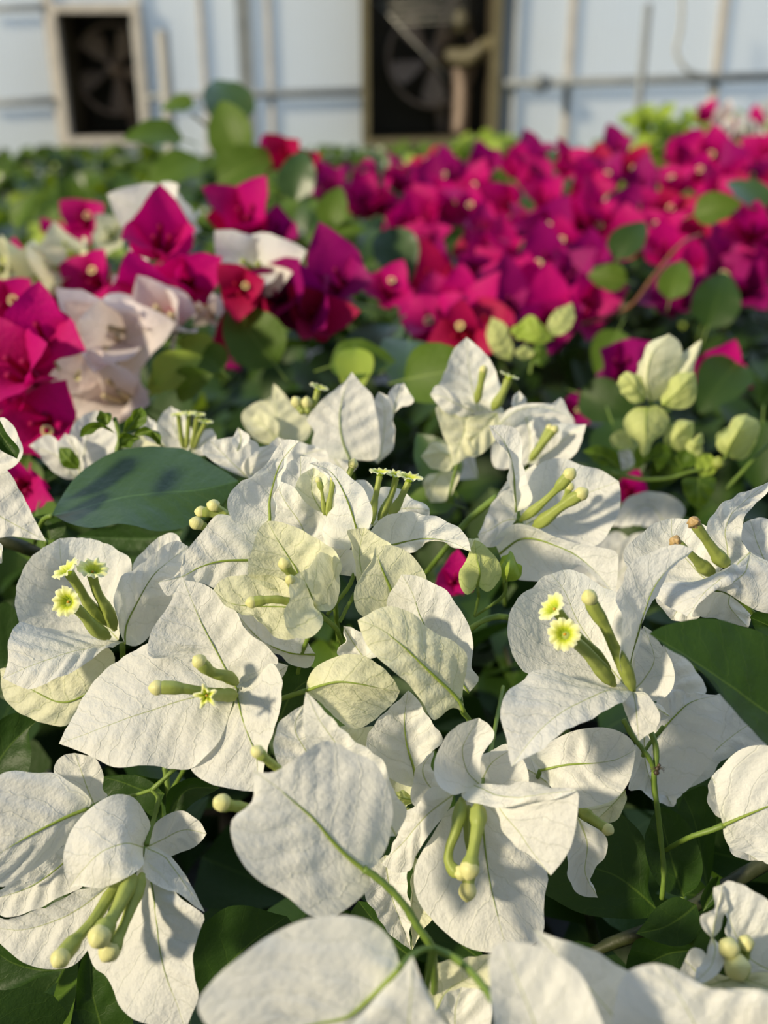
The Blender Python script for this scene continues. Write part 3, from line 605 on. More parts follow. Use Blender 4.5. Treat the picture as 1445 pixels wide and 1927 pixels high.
# --- bottom blurred
f = F('bougainvillea_flower', 'G', '850,540', .192, 'blurred rounded white bract at the bottom left of centre, nearest the camera')
f.bract('850,535,0 760,625,-1 690,690,-1 620,750,-2 450,790,-3 200,850,-6', '835,480,2 800,400,3 720,330,3 620,296,2 500,300,1 400,318,0 260,385,-1 130,470,-3 0,590,-5 -70,700,-7 0,820,-7', '800,720,1 700,820,1 550,880,0 350,920,-3', rib=.6, ridge=.9)
f.bract('880,920,-4 890,760,-4 900,640,-4 905,478,-3', '620,960,-8 600,860,-8 640,785,-7 720,690,-5 820,585,-4 870,525,-3', '1080,920,-4 1040,770,-4 1000,680,-3 950,600,-3', ridge=.4)
f.stem('850,530,0 900,480,4 950,450,8 1000,445,12', .7)
f.stem('1000,445,12 1080,480,10 1150,530,6 1220,610,2 1280,700,-2 1330,800,-6', .8); f.stem('1000,445,12 985,530,14 970,620,18', .8)
f = F('bougainvillea_flower', 'F', '300,1700', .185, 'tall blurred white bract at the bottom edge with the round top corner')
f.bract('300,1750,2 220,1450,0 120,1200,0 60,1030,0', '50,1700,-2 0,1450,-2 -5,1250,-1 0,1070,0', '620,1650,-3 560,1400,-3 460,1210,-2 350,1115,-1 200,1040,0', ridge=.4)
f = F('bougainvillea_flower', 'F', '900,1750', .195, 'wide blurred white bracts running along the bottom right edge')
f.bract('900,1750,4 620,1400,4 390,1150,3 220,972,3', '600,1750,2 400,1400,2 250,1100,2', '1100,1500,2 900,1260,1 700,1185,1 460,1058,2 300,1000,3', ridge=.9)
f.bract('1100,1800,0 1090,1550,-2 1000,1350,-2 860,1148,-1', '700,1750,-2 640,1350,-3 700,1200,-2 780,1160,-1', '1600,1700,-2 1500,1330,-3 1300,1296,-2 1150,1282,-2 1030,1218,-1 940,1168,-1', ridge=.9)
f.bract('1700,1700,-2 1500,1500,-2 1300,1380,0 1150,1290,2', '1400,1800 1200,1600 1120,1400', '1750,1500 1600,1330 1400,1296 1250,1290', ridge=.6)
f = F('bougainvillea_flower', 'G', '1000,700', .235, 'small cream bracts in the shade under the forked green stalk at bottom')
f.bract('1000,760,6 1060,640,6 1180,560,6 1270,470,6', '960,640 990,520 1150,500', '1100,760 1200,700 1290,560', 'cream')
f.bract('1100,860,0 1100,720,0 1130,620,0', '1000,800 1040,680', '1250,820 1240,660')
# --- flower at bottom right
f = F('bougainvillea_flower', 'F', '1290,1220', .228, 'white flower in the lower right corner with pale round tube buds between twisted bracts')
f.bract('1520,1220,4 1350,1120,3 1260,960,1 1225,830,0 1200,738,-1', '1340,1190,3 1250,1040,3 1215,900,2 1180,810,1 1158,752,0', '1560,1080,0 1530,880,-3 1445,830,-4 1375,775,-4 1295,726,-3 1235,714,-2', crease=.7)
f.bract('1155,1020,-2 1170,930,-3 1195,840,-3 1205,738,-2', '1115,970,-4 1108,900,-4 1165,855,-3 1160,765,-2', '1190,990,-1 1218,900,-1 1230,800,-2')
f.bract('1155,1010,-2 1170,1080,-6 1140,1170,-8 1062,1246,-8', '1125,1060,-2 1095,1150,-5 1070,1200,-7', '1205,1060,-4 1220,1130,-8 1180,1200,-9 1110,1248,-9', ridge=.3)
f.bract('1110,1245,2 1060,1180,2 1010,1130,2', '1060,1250 1005,1210', '1125,1150 1100,1092 1040,1095')
f.bract('1290,1225,0 1200,1240,-3 1130,1262,-5 1050,1245,-5', '1240,1190 1150,1220', '1500,1330,-6 1300,1330,-8 1150,1295,-8', 'cream')
f.bract('1290,1220,2 1380,1250,-2 1520,1290,-5', '1400,1190 1500,1200', '1350,1330 1500,1360', 'cream')
f.tube('1290,1180,0 1270,1110,-5 1235,1058,-9', (40, 38, 46)); f.tube('1300,1180,0 1320,1090,-4 1332,1030,-7', (32, 30, 36)); f.tube('1310,1200,0 1300,1180,-5 1278,1162,-10', (44, 44, 58))
f.stem('1290,1225,0 1262,1290,4 1300,1500,20', .5)
f = F('bougainvillea_flower', 'F', '1215,425', .258, 'round white bract cut by the right edge with a green stalk entering from the left')
f.bract('1210,424,0 1330,372,-2 1445,325,-3 1580,270,-3', '1196,375,0 1168,230,0 1190,150,0 1250,70,0 1330,18,0 1445,8,-1 1550,60,-2', '1215,480,0 1260,560,0 1330,582,0 1400,612,0 1445,638,-1 1560,560,-2', rib=.5)
f.bract('1300,350,6 1200,250,6 1150,170,6', '1200,385 1138,330 1120,235', '1350,150 1250,80 1190,130'); f.bract('1300,480,6 1330,560,6 1395,612,6', '1240,520 1275,585', '1400,520 1440,600')
f.stem('1215,424,0 1150,450,1 1040,486,4 900,560,14', .75)
# --- F12 main right
f = F('bougainvillea_flower', 'C', '725,945', .258, 'large open white flower at right, two frilly yellow faces and one closed tube')
f.bract('710,930,2 570,760,10 440,560,13 380,420,11 310,335,8', '520,925,2 350,870,3 178,856,2 125,770,2 90,640,2 92,540,3 150,440,5 215,410,6 265,350,8', '745,800,3 715,640,5 690,530,6 660,450,6 570,388,7 470,333,7 380,316,8', ridge=.5)
f.bract('742,948,0 620,940,-6 500,988,-10 350,1068,-14 220,1185,-18 104,1342,-22', '690,915,2 580,932,0 450,885,-1 330,860,-2 210,840,-4 172,880,-6 130,905,-8 60,985,-13 44,1080,-16 80,1200,-19 92,1300,-21', '722,968,-5 690,1002,-9 610,1045,-12 500,1095,-16 400,1160,-19 280,1235,-22 170,1300,-23', crease=.75, ridge=.6)
f.bract('738,950,-1 755,1040,-5 762,1120,-6 770,1208,-6', '690,990,-6 695,1060,-5 735,1130,-5 752,1180,-6', '800,952,-3 850,1010,-5 878,1080,-6 852,1140,-6 812,1175,-6', ridge=.25)
f.bract('722,930,2 727,780,2 765,650,0 805,510,-2 855,395,-4 930,300,-7 1057,204,-10', '690,840,-5 668,640,-9 680,560,-9 664,440,-8 695,380,-7 700,310,-6 745,255,-6 820,228,-8 900,198,-9 980,180,-10', '742,810,4 778,660,4 820,530,2 872,415,-1 945,315,-5', 'white', .3, crease=.7, ridge=.4)
f.bract('735,950,3 800,880,5 850,780,6 795,605,6', '715,860,4 735,770,5 765,680,6', '860,1000,3 935,955,2 962,880,2 935,800,3 885,720,4 845,640,5', ridge=.3)
f.bract('800,1000,4 870,1040,4 932,1080,4', '850,1000 910,1040', '830,1080 890,1095')
f.tube('640,915,0 560,815,-5 480,725,-10 385,650,-14', (40, 30, 34), 'open', (-.35, .15, .95), 84); f.tube('622,860,0 540,750,-4 450,660,-8 340,525,-12', (34, 26, 30), 'open', (-.75, .55, .4), 82)
f.tube('740,945,0 700,830,-3 640,710,-6 590,600,-8 535,510,-10 505,440,-12', (38, 26, 36))
f.stem('690,1095,4 730,1170,4 785,1245,3 830,1310,3 850,1370,4', .7); f.stem('833,1165,6 855,1220,5 862,1290,4 850,1370,4 F848,200,5 F865,330,6 F885,500,8 F900,690,9 F890,810,10', .8); f.stem('900,1130,9 800,1260,8 790,1290,8', .55)
f = F('bougainvillea_flower', 'C', '640,1330', .262, 'sunlit white bract under the large right flower, rib pointing right')
f.bract('F255,137,0 F400,107,-3 F560,98,-4 F660,78,-4 F754,28,-4', 'F200,60,1 F290,0,-1 F440,-70,-2 F600,-85,-2 F700,-48,-3 F742,-5,-4', 'F290,200,-2 F380,290,-5 F455,332,-7 F540,325,-7 F640,290,-7 F712,210,-6 F740,120,-5', rib=.35)
f.bract('F320,222,6 F200,140,6 F60,80,6 F-60,70,7', 'F250,80 F180,20 F50,12', 'F230,230 F60,230 F-60,200')
f.bract('F700,240,8 F620,330,8 F530,410,8', 'F600,250 F450,310', 'F710,300 F620,410 F580,410', 'cream')
f.bract('F800,-60,8 F800,60,7 F820,160,6 F862,264,5', 'F750,20 F725,150 F710,240 F790,250', 'F840,20 F855,130')
f.bract('F450,380,10 F500,520,8 F490,680,6 F556,804,4', 'F520,430 F590,490 F596,560 F550,650 F512,722 F530,765', 'F430,500 F395,600 F400,700 F460,785')
f.tube('F460,345,-2 F540,400,-5 F620,455,-8', (34, 26, 28), 'worn')
f.stem('F255,137,2 F200,300,20 F250,600,50', .6)
f = F('bougainvillea_flower', 'C', '800,1265', .285, 'broad greyish white bract in shade behind stems, under the big right leaf')
f.bract('800,1268,0 860,1185,0 950,1085,0 1040,1005,1 1188,968,2', '810,1150,0 850,1060,0 880,960,1 960,928,2 1060,955,2 1120,965,2', '840,1420,0 880,1482,0 1000,1482,0 1090,1400,0 1170,1260,0 1205,1130,1 1205,1020,2', rib=.4)
f.bract('1000,1450,10 1150,1280,9 1300,1150,8 1500,1050,8', '1000,1250 1100,1000 1300,950', 'F985,245 F1100,190 F1200,95 F1285,45 F1445,0')
f.bract('900,1000,12 950,860,12 900,700,12', '850,960 850,800', '1120,960 1060,820 960,720')
f.bract('F900,200,14 F920,280,13 F950,330,12', 'F780,250 F860,310', 'F1000,240 F970,290')
f.stem('800,1268,1 850,1370,5', .6)
f = F('bougainvillea_flower', 'C', '1140,360', .272, 'white flower at the upper right edge with two brown tipped withered tubes')
f.bract('1130,372,2 1030,270,8 950,160,9 940,43,8', '1000,400,2 850,432,1 765,350,3 705,275,4 703,205,5 770,133,6 850,68,7', '1215,290,3 1190,180,5 1130,90,6 1030,48,7', ridge=.7)
f.bract('1240,300,0 1232,200,4 1222,100,4 1262,10,2 1340,-60,0 1450,-150,-2', '1170,270,1 1135,150,2 1125,70,1 1155,10,0 1200,-30,-2 1290,-62,-3 1390,-118,-3', '1345,220,0 1308,170,3 1318,60,3 1358,0,2 1400,-50,0 1447,-100,-1')
f.bract('1352,218,0 1235,330,-8 1115,430,-12 1022,557,-14', '1280,268,0 1180,322,-4 1050,375,-6 850,400,-6 850,440,-8 915,500,-10 980,532,-12', '1330,300,-4 1220,390,-10 1120,460,-13 1060,520,-14', crease=.6, ridge=.4)
f.bract('1352,218,0 1320,330,-6 1230,390,-9 1108,412,-10', '1300,270,-4 1200,330,-9 1150,370,-10', '1520,320,-2 1480,530,-4 1390,525,-5 1300,478,-7 1200,422,-9', ridge=.5)
f.bract('1250,420,4 1240,490,4 1280,550,3 1342,614,3', '1130,440 1040,560 1150,578 1250,595', '1340,490 1352,570')
f.bract('1110,440,8 1000,490,7 940,575,6', '1050,420 900,430 850,440', '1100,540 1030,590')
f.bract('1460,330,12 1400,200,11 1350,50,10', '1370,260 1320,160 1318,80', '1520,250 1490,100 1420,38')
f.tube('1235,290,-1 1185,240,-4 1120,150,-7 1050,52,-10', (40, 26, 28), 'old'); f.tube('1160,335,0 1100,290,-3 1040,230,-6 950,156,-8', (38, 22, 26), 'old')
f.stem('1120,412,-6 1220,420,-5 1330,500,-2 1400,580,2 1480,690,8', .75)
# --- heart and bud
f = F('young_bract', 'H', '495,1395', .285, 'single heart shaped yellow green young bract on a thin stalk, centre right', 'bract')
f.bract('495,1395,0 508,1320,-3 492,1250,-3 480,1155,-2', '440,1440,1 398,1385,0 402,1310,-2 440,1240,-2 470,1190,-2', '555,1432,2 622,1370,2 615,1290,0 560,1220,-1 510,1170,-1', 'young', .4, ridge=.3)
f.bract('500,1250,4 480,1200,3 470,1150,2', '460,1210 455,1155', '520,1190 505,1150', 'cream'); f.stem('495,1392,0 500,1430,1 B1390,900,4 B1370,1000,6', .5)
f = F('young_bud', 'H', '645,1370', .29, 'small pointed green bud beside the heart shaped yellow green bract', 'bud')
f.bract('645,1375,0 660,1310,-5 668,1212,0', '625,1330,-1 630,1260,-1', '710,1350,0 718,1300,0 700,1250,0', 'leaf_lime', .3, ridge=.1); f.bract('645,1375,0 650,1300,5 668,1212,0', '625,1330,0 630,1260,0', '710,1350,0 718,1300,0', 'leaf_lime')
f.stem('645,1372,0 635,1440,2 B1370,1000,8', .5)
# --- F15
f = F('bougainvillea_flower', 'H', '700,1050', .312, 'white flower right of centre with an upright ribbon bract and yellow tipped tubes')
f.bract('740,1080,2 900,1000,6 1050,920,8 1235,850,6', '720,1000,3 740,900,4 790,790,4 860,745,4 950,733,5 1050,765,5 1140,792,6', '850,1130,0 1000,1200,0 1130,1180,1 1190,1110,2 1236,1000,3 1244,910,5', ridge=.3)
f.bract('697,1012,0 690,890,0 684,800,-1 660,700,-3 620,620,-5 555,558,-6', '668,860,-4 665,780,-5 640,700,-6 590,625,-6', '760,980,-2 784,942,-3 752,860,-3 736,760,-4 729,640,-5 700,580,-6 640,556,-6', 'white', .35, crease=.7, ridge=.3)
f.bract('700,1045,0 630,1060,-1 570,1100,-3 498,1130,-4', '700,950,3 640,905,3 580,960,1 540,1040,-1', '680,1080,-2 640,1140,-3 590,1190,-4 520,1185,-4')
f.bract('610,1230,0 720,1152,-3 800,1153,-5 900,1185,-7 1000,1230,-9 1100,1310,-11 1218,1442,-12', '590,1150,-4 690,1068,-6 770,1083,-8 850,1130,-9 950,1152,-10 1050,1180,-11 1150,1198,-12 1226,1222,-13 1230,1310,-13', '650,1310,3 720,1370,3 850,1376,2 950,1345,0 1040,1300,-3 1130,1370,-8 1180,1410,-10', 'white', .4, crease=.7, ridge=.3)
f.bract('760,780,12 700,860,12 640,1000,14', '640,860 580,980', '800,760 780,900')
f.tube('720,1055,0 790,1000,-4 870,930,-7 930,870,-9 990,800,-11', (26, 17, 30)); f.tube('790,1090,-1 860,1040,-5 930,985,-8 1055,905,-11', (36, 24, 32)); f.tube('860,1050,3 930,970,0 985,870,-2', (16, 12, 20), 'worn')
f.stem('700,1050,4 650,1200,20 640,1500,60', .7)
# --- F16
f = F('bougainvillea_flower', 'H', '500,470', .37, 'white flower at upper centre right, pointed upright bract and small open face')
f.bract('500,480,6 470,370,6 450,250,5 438,96,4', '420,440 335,400 293,355 312,300 343,235 378,155', '600,470 628,400 612,330 570,235 505,150')
f.bract('480,485,0 380,440,-4 310,405,-5 248,395,-4', '430,440,-4 350,375,-6 285,345,-6', '440,520,0 350,505,-3 285,445,-4')
f.bract('450,510,0 425,590,-3 395,680,-4 370,770,-2', '375,490 278,460 298,560 340,660', '490,600 480,690 420,740', 'cream')
f.bract('600,490,0 540,560,-3 470,630,-4 405,692,-3', '500,500,-4 440,520,-4 430,600,-4', '610,560,-2 590,630,-3 550,680,-3 480,722,-3', 'cream')
f.bract('380,720,10 300,700,10 200,720,10', '350,660 260,650', '350,790 250,780', 'cream'); f.bract('300,800,14 260,880,14 250,960,14', '400,800 370,900 330,950', '230,820 235,900', 'cream')
f.bract('640,500,8 620,460,8 450,440,8 250,410,10', '560,430 400,400', '640,540 400,470')
f.tube('490,440,0 508,360,-3 530,255,-5', (22, 17, 20)); f.tube('575,475,0 625,390,-3 655,320,-4', (28, 20, 20), 'open', (.35, .9, .25), 52)
f.stem('445,510,0 440,600,2 400,720,3 340,960,6', .7)
f = F('bougainvillea_flower', 'H', '770,740', .365, 'white flower at upper centre right with a cupped right bract and green tubes inside')
f.bract('600,560,2 700,480,-2 850,462,-4 987,515,-4', '640,490,0 740,440,-3 880,440,-5 932,412,-5', '700,560,2 770,500,0 900,492,-2', ridge=.2)
f.bract('745,500,4 770,610,4 765,755,3', '640,530,3 570,650,4 590,780,4', '795,520,3 790,640,2')
f.bract('765,755,0 880,690,3 970,610,2 1064,550,-2', '800,650,3 880,590,2 945,552,-1', '870,768,-3 970,725,-5 1045,640,-5', ridge=.2)
f.bract('820,640,8 860,560,8 850,505,8', '770,560 790,520', '940,600 920,530'); f.bract('700,470,10 700,420,10 715,375,10', '670,450', '745,440')
f.tube('790,730,-1 830,640,-3 875,560,-4', (18, 14, 16)); f.tube('770,740,-3 840,650,-5 905,570,-6', (22, 18, 20))
f.stem('770,745,3 700,850,20 600,1000,60', .6)
# --- F17
f = F('bougainvillea_flower', 'I', '720,1345', .36, 'tall pointed white bract standing at upper centre with a green rib, magenta flowers behind')
f.bract('720,1350,0 680,1250,-2 665,1130,-3 680,1020,-2 727,888,0', '620,1340 520,1270 530,1200 490,1140 505,1110 600,1010 690,945', '860,1340 872,1200 850,1080 832,1005 780,950', rib=.4)
f.bract('865,1370,5 890,1250,5 900,1100,5 870,992,4', '800,1300 820,1100', '930,1300 946,1180 935,1040'); f.bract('945,1110,3 960,1040,2 1000,945,1', '930,1040 950,970', '990,1060 1047,1040')
f.bract('700,1440,4 620,1330,4 480,1290,4', '560,1440 420,1330', '760,1370 650,1290')
f.tube('480,1110,0 450,1070,0 430,1035,0', (20, 18, 26)); f.tube('500,1110,0 495,1070,0 492,1035,0', (20, 18, 26)); f.tube('520,1080,2 540,1030,2 550,990,2', (18, 16, 20), 'open', (.3, .85, .3), 52)
f.stem('720,1350,2 740,1500,30 700,1700,60', .6)
f = F('bougainvillea_flower', 'I', '360,1260', .42, 'blurred cream flower left of the tall pointed white bract')
f.bract('360,1280,0 335,1120,-3 318,950,0', '220,1240 150,1120 220,1050 300,1030', '490,1240 515,1150 420,1060 350,975', 'cream'); f.bract('340,1250,-6 280,1180,-8 200,1130,-6', '220,1240 180,1180', '340,1150 250,1100', 'cream')
f = F('bougainvillea_flower', 'J', '1180,420', .33, 'blurred bluish white flower lying behind the large dark leaf tip')
f.bract('1300,560,4 1180,440,0 1100,360,0', '1120,480 1060,420 1070,380', '1340,460 1350,380 1240,340'); f.bract('1240,420,-2 1260,350,-3 1245,290,-2', '1220,370', '1290,340')
f.bract('1400,600,4 1300,500,4 1420,380,4', '1280,540 1275,490 1330,420', '1500,560 1520,420'); f.bract('1500,560,8 1560,450,8 1700,400,8', '1460,440 1540,380', '1640,560 1720,460')
f.bract('1600,600,12 1480,420,12 1450,340,12', '1440,560 1400,400', '1700,560 1620,420')
# --- left back flowers
f = F('bougainvillea_flower', 'J', '990,390', .37, 'white flower behind the large dark leaf with a crown of pale open tube flowers')
f.bract('980,420,4 920,320,4 895,178,4', '860,380 820,300 850,220', '1010,330 960,230'); f.bract('1000,420,0 1080,360,0 1130,330,0', '1020,330 1100,300', '1060,440 1120,400'); f.bract('880,400,4 800,340,4 765,230,4', '760,330 740,280', '840,340 820,270')
for q, (bx_, tx, ty) in enumerate(((960, 935, 240), (975, 985, 235), (1000, 1030, 240), (1010, 1070, 275))):
    f.tube('%d,400,0 %d,330,-2 %d,%d,-4' % (bx_, (bx_+tx)/2, tx, ty), (14, 12, 14), 'open', (.1*q-.1, .9, .3), 42)
f = F('bougainvillea_flower', 'J', '400,540', .38, 'blurred white flower behind the large dark leaf, one small green leaf on it')
f.bract('430,560,2 440,420,2 500,200,2', '380,400 370,300 430,230', '610,480 610,340 590,260'); f.bract('400,560,0 300,440,0 150,385,0', '340,400 250,330', '330,560 230,470'); f.bract('420,560,-3 400,420,-4 340,320,-3', '330,480 300,380', '440,470 400,360')
f.bract('700,420,6 720,340,6 780,300,6', '640,400 660,340', '820,400 840,350', 'cream')
f.bract('410,510,-10 350,450,-14 310,395,-12', '330,500 305,450', '415,470 370,400', 'leaf_light', name='leaf')
f = F('bougainvillea_flower', 'J', '0,800', .30, 'blurred white bract cut by the left edge above the three faced flower')
f.bract('-120,640,0 -20,740,0 120,820,0 242,885,0', '-40,470,0 30,500,0 110,640,0 180,770,0', '-60,860,0 60,860,0 160,872,0'); f.bract('-100,560,6 -20,420,6 -40,250,6', '-120,400', '80,480 95,330 30,240'); f.bract('-60,900,-30 5,930,-30 10,1000,-30', '-40,850', '-20,1000')
f.stem('242,885,1 250,1000,20 300,1200,60', .6)
f = F('bougainvillea_flower', 'P', '1000,820', .42, 'blurred white flower low behind the upright ribbon bract at right')
f.bract('1200,1030,4 1150,1060,4 1060,1100,4', '1160,1000 1080,1050', '1180,1110 1100,1120'); f.bract('1260,1000,0 1220,950,0 1150,990,0', '1210,990', '1290,960 1240,925 1180,940')
f.bract('1130,1120,2 1190,1060,2 1290,1040,2', '1150,1040 1220,1000', '1200,1120 1280,1110')
f.bract('900,900,10 860,840,10 800,850,10', '850,900', '880,820'); f.bract('960,880,14 1000,800,14 1040,760,14', '940,820', '1050,860 1080,790')
# --- green bud cluster, right
f = F('bud_cluster', 'N', '560,620', .43, 'large pale opening bud above two yellow green bracts at right, dark foliage behind', 'bud')
f.bract('545,600,0 510,450,-8 540,270,-8 670,108,-2', '480,560,2 450,400,1 478,250,0 570,150,0', '610,580,1 690,450,-2 745,300,-2 750,170,-1', 'cream', .3, ridge=.2); f.bract('560,600,4 620,400,8 640,250,8 670,108,2', '480,500,3 470,300,4', '700,450,3 760,250,3', 'cream')
f.bract('600,590,2 740,450,-2 840,300,-1 908,150,1', '660,430,4 760,260,4 820,200,3', '700,560,2 810,440,1 880,280,1', 'cream', ridge=.2)
f.bract('620,630,-3 720,540,-9 800,450,-10 855,385,-7', '610,570,-2 680,450,-5 770,385,-6', '730,662,-3 820,630,-5 868,540,-6 872,440,-6', 'young', .3, ridge=.3)
f.bract('490,600,-3 430,520,-8 380,460,-9 290,475,-6', '490,500,-4 440,400,-6 350,390,-6', '420,620,-2 350,560,-3 320,500,-4', 'young', .3)
f.bract('510,640,-4 500,760,-10 500,900,-10 485,1003,-8', '420,640,-3 350,720,-3 365,830,-4 440,900,-6 460,970,-7', '590,630,-3 655,720,-3 640,830,-4 550,900,-6 520,960,-7', 'young', .3, ridge=.2)
f.bract('690,960,2 720,850,-4 790,780,-4 850,745,0', '635,880,1 690,780,1 770,735,1', '770,965,1 825,880,1 850,800,1', 'young', ridge=.2); f.bract('690,960,3 740,850,7 850,745,3', '635,880,3 690,780,3', '770,965,2 825,880,2', 'young')
f.bract('840,985,0 860,900,-4 905,825,0', '795,930,0 830,860,0', '900,985,0 932,900,0', 'young'); f.bract('300,950,4 300,870,2 330,800,4', '260,920 270,840', '400,940 390,850', 'young')
f.bract('380,1090,2 350,1010,2 300,960,2', '300,1080', '420,1030 380,950')
f.stem('520,600,2 620,660,2 680,670,3', .7); f.stem('560,640,4 700,800,6 800,1000,6 820,1120,6', .8); f.stem('250,1120,0 500,1165,0 700,1150,0 820,1110,0 1000,1080,2', .9); f.stem('1080,1240,4 1200,1110,4 1330,970,6 1450,860,8', .9)
for ms, lsx, rs, mt_ in (('430,1100,0 560,1020,-2 590,1110,0', '420,950 520,900', '600,900 680,960 640,1060', 'leaf_light'), ('330,1100,0 200,1000,-2 40,960,0', '280,960 130,920', '230,1080 110,1020', 'leaf_light'), ('885,1150,0 880,1250,-3 885,1395,0', '770,1160 765,1220 810,1320', '1005,1150 1005,1220 950,1320', 'leaf_light'), ('760,1080,2 720,1000,0 700,920,2', '640,1040 640,960', '860,1060 830,960', 'leaf_light'), ('900,1150,2 960,1080,0 970,980,2', '860,1060 880,980', '1000,1120 1010,1040', 'leaf_lime')):
    f.bract(ms, lsx, rs, mt_, name='leaf', label='green leaf')
f = F('flower_bud', 'N', '1070,1000', .43, 'plump closed yellow green bud at the right edge beside a tiny bud', 'bud')
f.bract('1080,1000,0 1120,900,-9 1190,780,-9 1230,690,-2', '1025,950,1 1022,880,0 1090,780,0 1160,710,-1', '1170,1010,2 1270,940,2 1320,830,1 1310,740,0', 'young', .3, ridge=.3); f.bract('1080,1000,3 1170,880,10 1230,690,3', '1025,950,3 1030,850,4', '1200,1010,4 1320,830,4', 'young')
ball('side_bud', at(*[CROP['N'][0]+1025/3.853, CROP['N'][1]+1045/3.853], .43), .0030, 'tube', f.e, f.o)
f.stem('1080,1000,2 1040,1060,3 1000,1090,4', .7)
f = F('bud_cluster', 'L', '200,760', .55, 'blurred lime green sprig of young bracts before the magenta flowers, right of centre', 'bud')
f.bract('310,700,0 370,620,-4 420,525,0', '290,640 330,570', '380,690 440,600', 'young'); f.bract('100,830,0 30,720,-4 0,600,0', '20,800 -30,700', '110,740 70,640', 'young')
f.bract('330,720,0 240,690,-4 140,640,0', '260,640 200,590', '240,740 150,710', 'leaf_lime'); f.bract('180,700,2 130,680,-2 80,670,2', '150,650', '150,720', 'leaf_lime'); f.bract('170,830,0 160,780,-4 180,740,0', '120,800', '220,790', 'young'); f.bract('300,830,2 250,780,-2 180,800,2', '270,740', '260,860', 'leaf_light')
f.stem('200,900,4 220,800,2 240,710,0', .8)

# ================================================================== hero leaves
def leaf(label, crop, base, d, Ms, Ls, Rs, mat='leaf', name='bougainvillea_leaf', stalk=None, **kw):
    kw.setdefault('ridge', .35); kw.setdefault('crumple', .2); kw.setdefault('wave', .2); kw.setdefault('vgap', 8); kw.setdefault('crease', .6)
    f = F(name, crop, base, d, label, 'leaf'); f.bract(Ms, Ls, Rs, mat, name='leaf_blade', **kw)
    f.stem(stalk, .8, name='leaf_stalk') if stalk else None
    return f
leaf('large glossy dark green leaf lying across the left side behind the white flowers', 'J', '285,745', .315, '270,750,0 400,722,2 620,660,4 850,630,3 1050,615,3 1247,570,6', '300,690,4 350,610,12 450,500,18 560,430,20 700,398,20 830,386,20 950,400,18 1060,450,14 1160,510,10', '300,755,-4 340,785,-7 430,810,-8 540,806,-8 620,792,-8 700,807,-8 800,825,-8 900,826,-6 1000,800,-3 1100,750,0 1180,670,3', 'leaf_cool', stalk='275,750,0 230,770,4 200,830,12 180,900,30')
leaf('dark leaf tip curling under the left end of the large glossy leaf', 'J', '260,870', .325, '260,880,0 250,820,0 215,770,0 180,755,0', '185,830 178,790', '330,850 340,790 260,745')
leaf('blue green leaf in shade under the large glossy leaf', 'J', '430,860', .35, '960,830,0 800,870,0 600,870,0 400,860,0', '850,780 650,790 500,820', '850,960 680,1000 500,920', 'leaf_cool')
leaf('big dark green leaf with sunlit veins entering from the right edge', 'C', '1600,1180', .235, '1640,1200,2 1400,1030,0 1250,920,-1 1060,790,-1 900,690,0 823,645,0', '1650,900,4 1520,720,4 1400,640,4 1300,605,4 1200,573,3 1100,567,3 1000,580,2 900,605,1', '1560,1270,-2 1445,1228,-4 1330,1130,-4 1250,1030,-4 1190,950,-4 1120,870,-3 1030,790,-2 940,735,-1', 'leaf')
leaf('green leaf behind the lowest tubes, under the bottom left white flower', 'D', '560,1560', .275, '560,1640,0 520,1450,0 480,1280,0 470,1060,0', '420,1460 402,1340 402,1220 430,1120', '690,1500 680,1400 600,1200 540,1100', 'leaf', stalk='560,1640,0 600,1800,20')
leaf('dark leaf tucked under the flower in the bottom left corner', 'D', '330,1180', .285, '340,1180,0 200,1180,0 60,1140,0 -80,1040,0', '200,1100 60,1030 -40,950', '200,1230 100,1275 -40,1270')
leaf('green leaf with a bright edge above the lower left flower', 'D', '880,420', .282, '880,430,0 910,330,0 980,240,0 1150,230,0', '870,330 900,230 1010,175', '960,360 1040,290')
leaf('dark leaf behind the stalk fork at lower left', 'D', '700,250', .292, '860,260,0 740,240,0 640,200,0 520,170,0', '780,190 650,160', '800,380,0 680,280 540,290')
leaf('dark leaf behind the stalk fork, right of its neighbour', 'D', '860,380', .298, '850,400,0 840,300,0 800,200,0 700,160,0', '900,280 880,200', '780,340 740,260')
leaf('green leaf at the left edge under the three faced flower', 'A', '-60,1300', .30, '-80,1460,0 0,1300,0 80,1200,0 190,1105,0', '-60,1200 0,1100 100,1060', '40,1460 150,1360 152,1200 150,1150')
leaf('dark shaded leaf at the left edge behind the three faced flower', 'A', '-60,900', .33, '-80,920,0 60,780,0 150,600,0', '-60,600 20,480', '60,1000 200,900 200,700')
leaf('large dark leaf in the deep shade right of the bottom left flower', 'D', '1100,1300', .28, '1060,1330,0 1150,1200,0 1300,1050,0 1500,900,0', '1000,1200 1020,1000 1200,850', '1200,1300 1400,1200 1600,1050')
leaf('dark leaf between the big central bract and the hanging pair', 'G', '900,470', .275, '920,500,0 820,420,0 740,330,0 660,230,0', '880,340 760,240', '800,560 680,440 620,300')
leaf('dark pointed leaf in the gap right of the curved stalk', 'G', '1000,300', .285, '1250,520,0 1130,430,0 1060,360,0 995,300,0', '1180,400 1080,330', '1180,570 1040,500 960,400')
leaf('broad dark green leaf with a pale rib right of the hanging flower', 'F', '865,870', .275, '868,870,0 760,770,0 650,690,1 540,650,2 300,560,6', '824,770,0 824,620,0 790,480,1 720,400,2 640,350,4 450,420,6', '850,900,0 640,912,-2 450,880,0 320,810,2 270,780,3 230,650,5', 'leaf', stalk='868,870,0 900,900,4')
leaf('upright oval dark leaf behind the thin vertical stem at lower right', 'F', '1000,800', .272, '1005,803,0 970,700,0 930,560,0 900,440,0 862,325,0', '910,770 840,680 805,580 810,470 840,390', '1080,740 1104,640 1070,500 1010,400 930,340', 'leaf', stalk='1005,803,0 960,830,4')
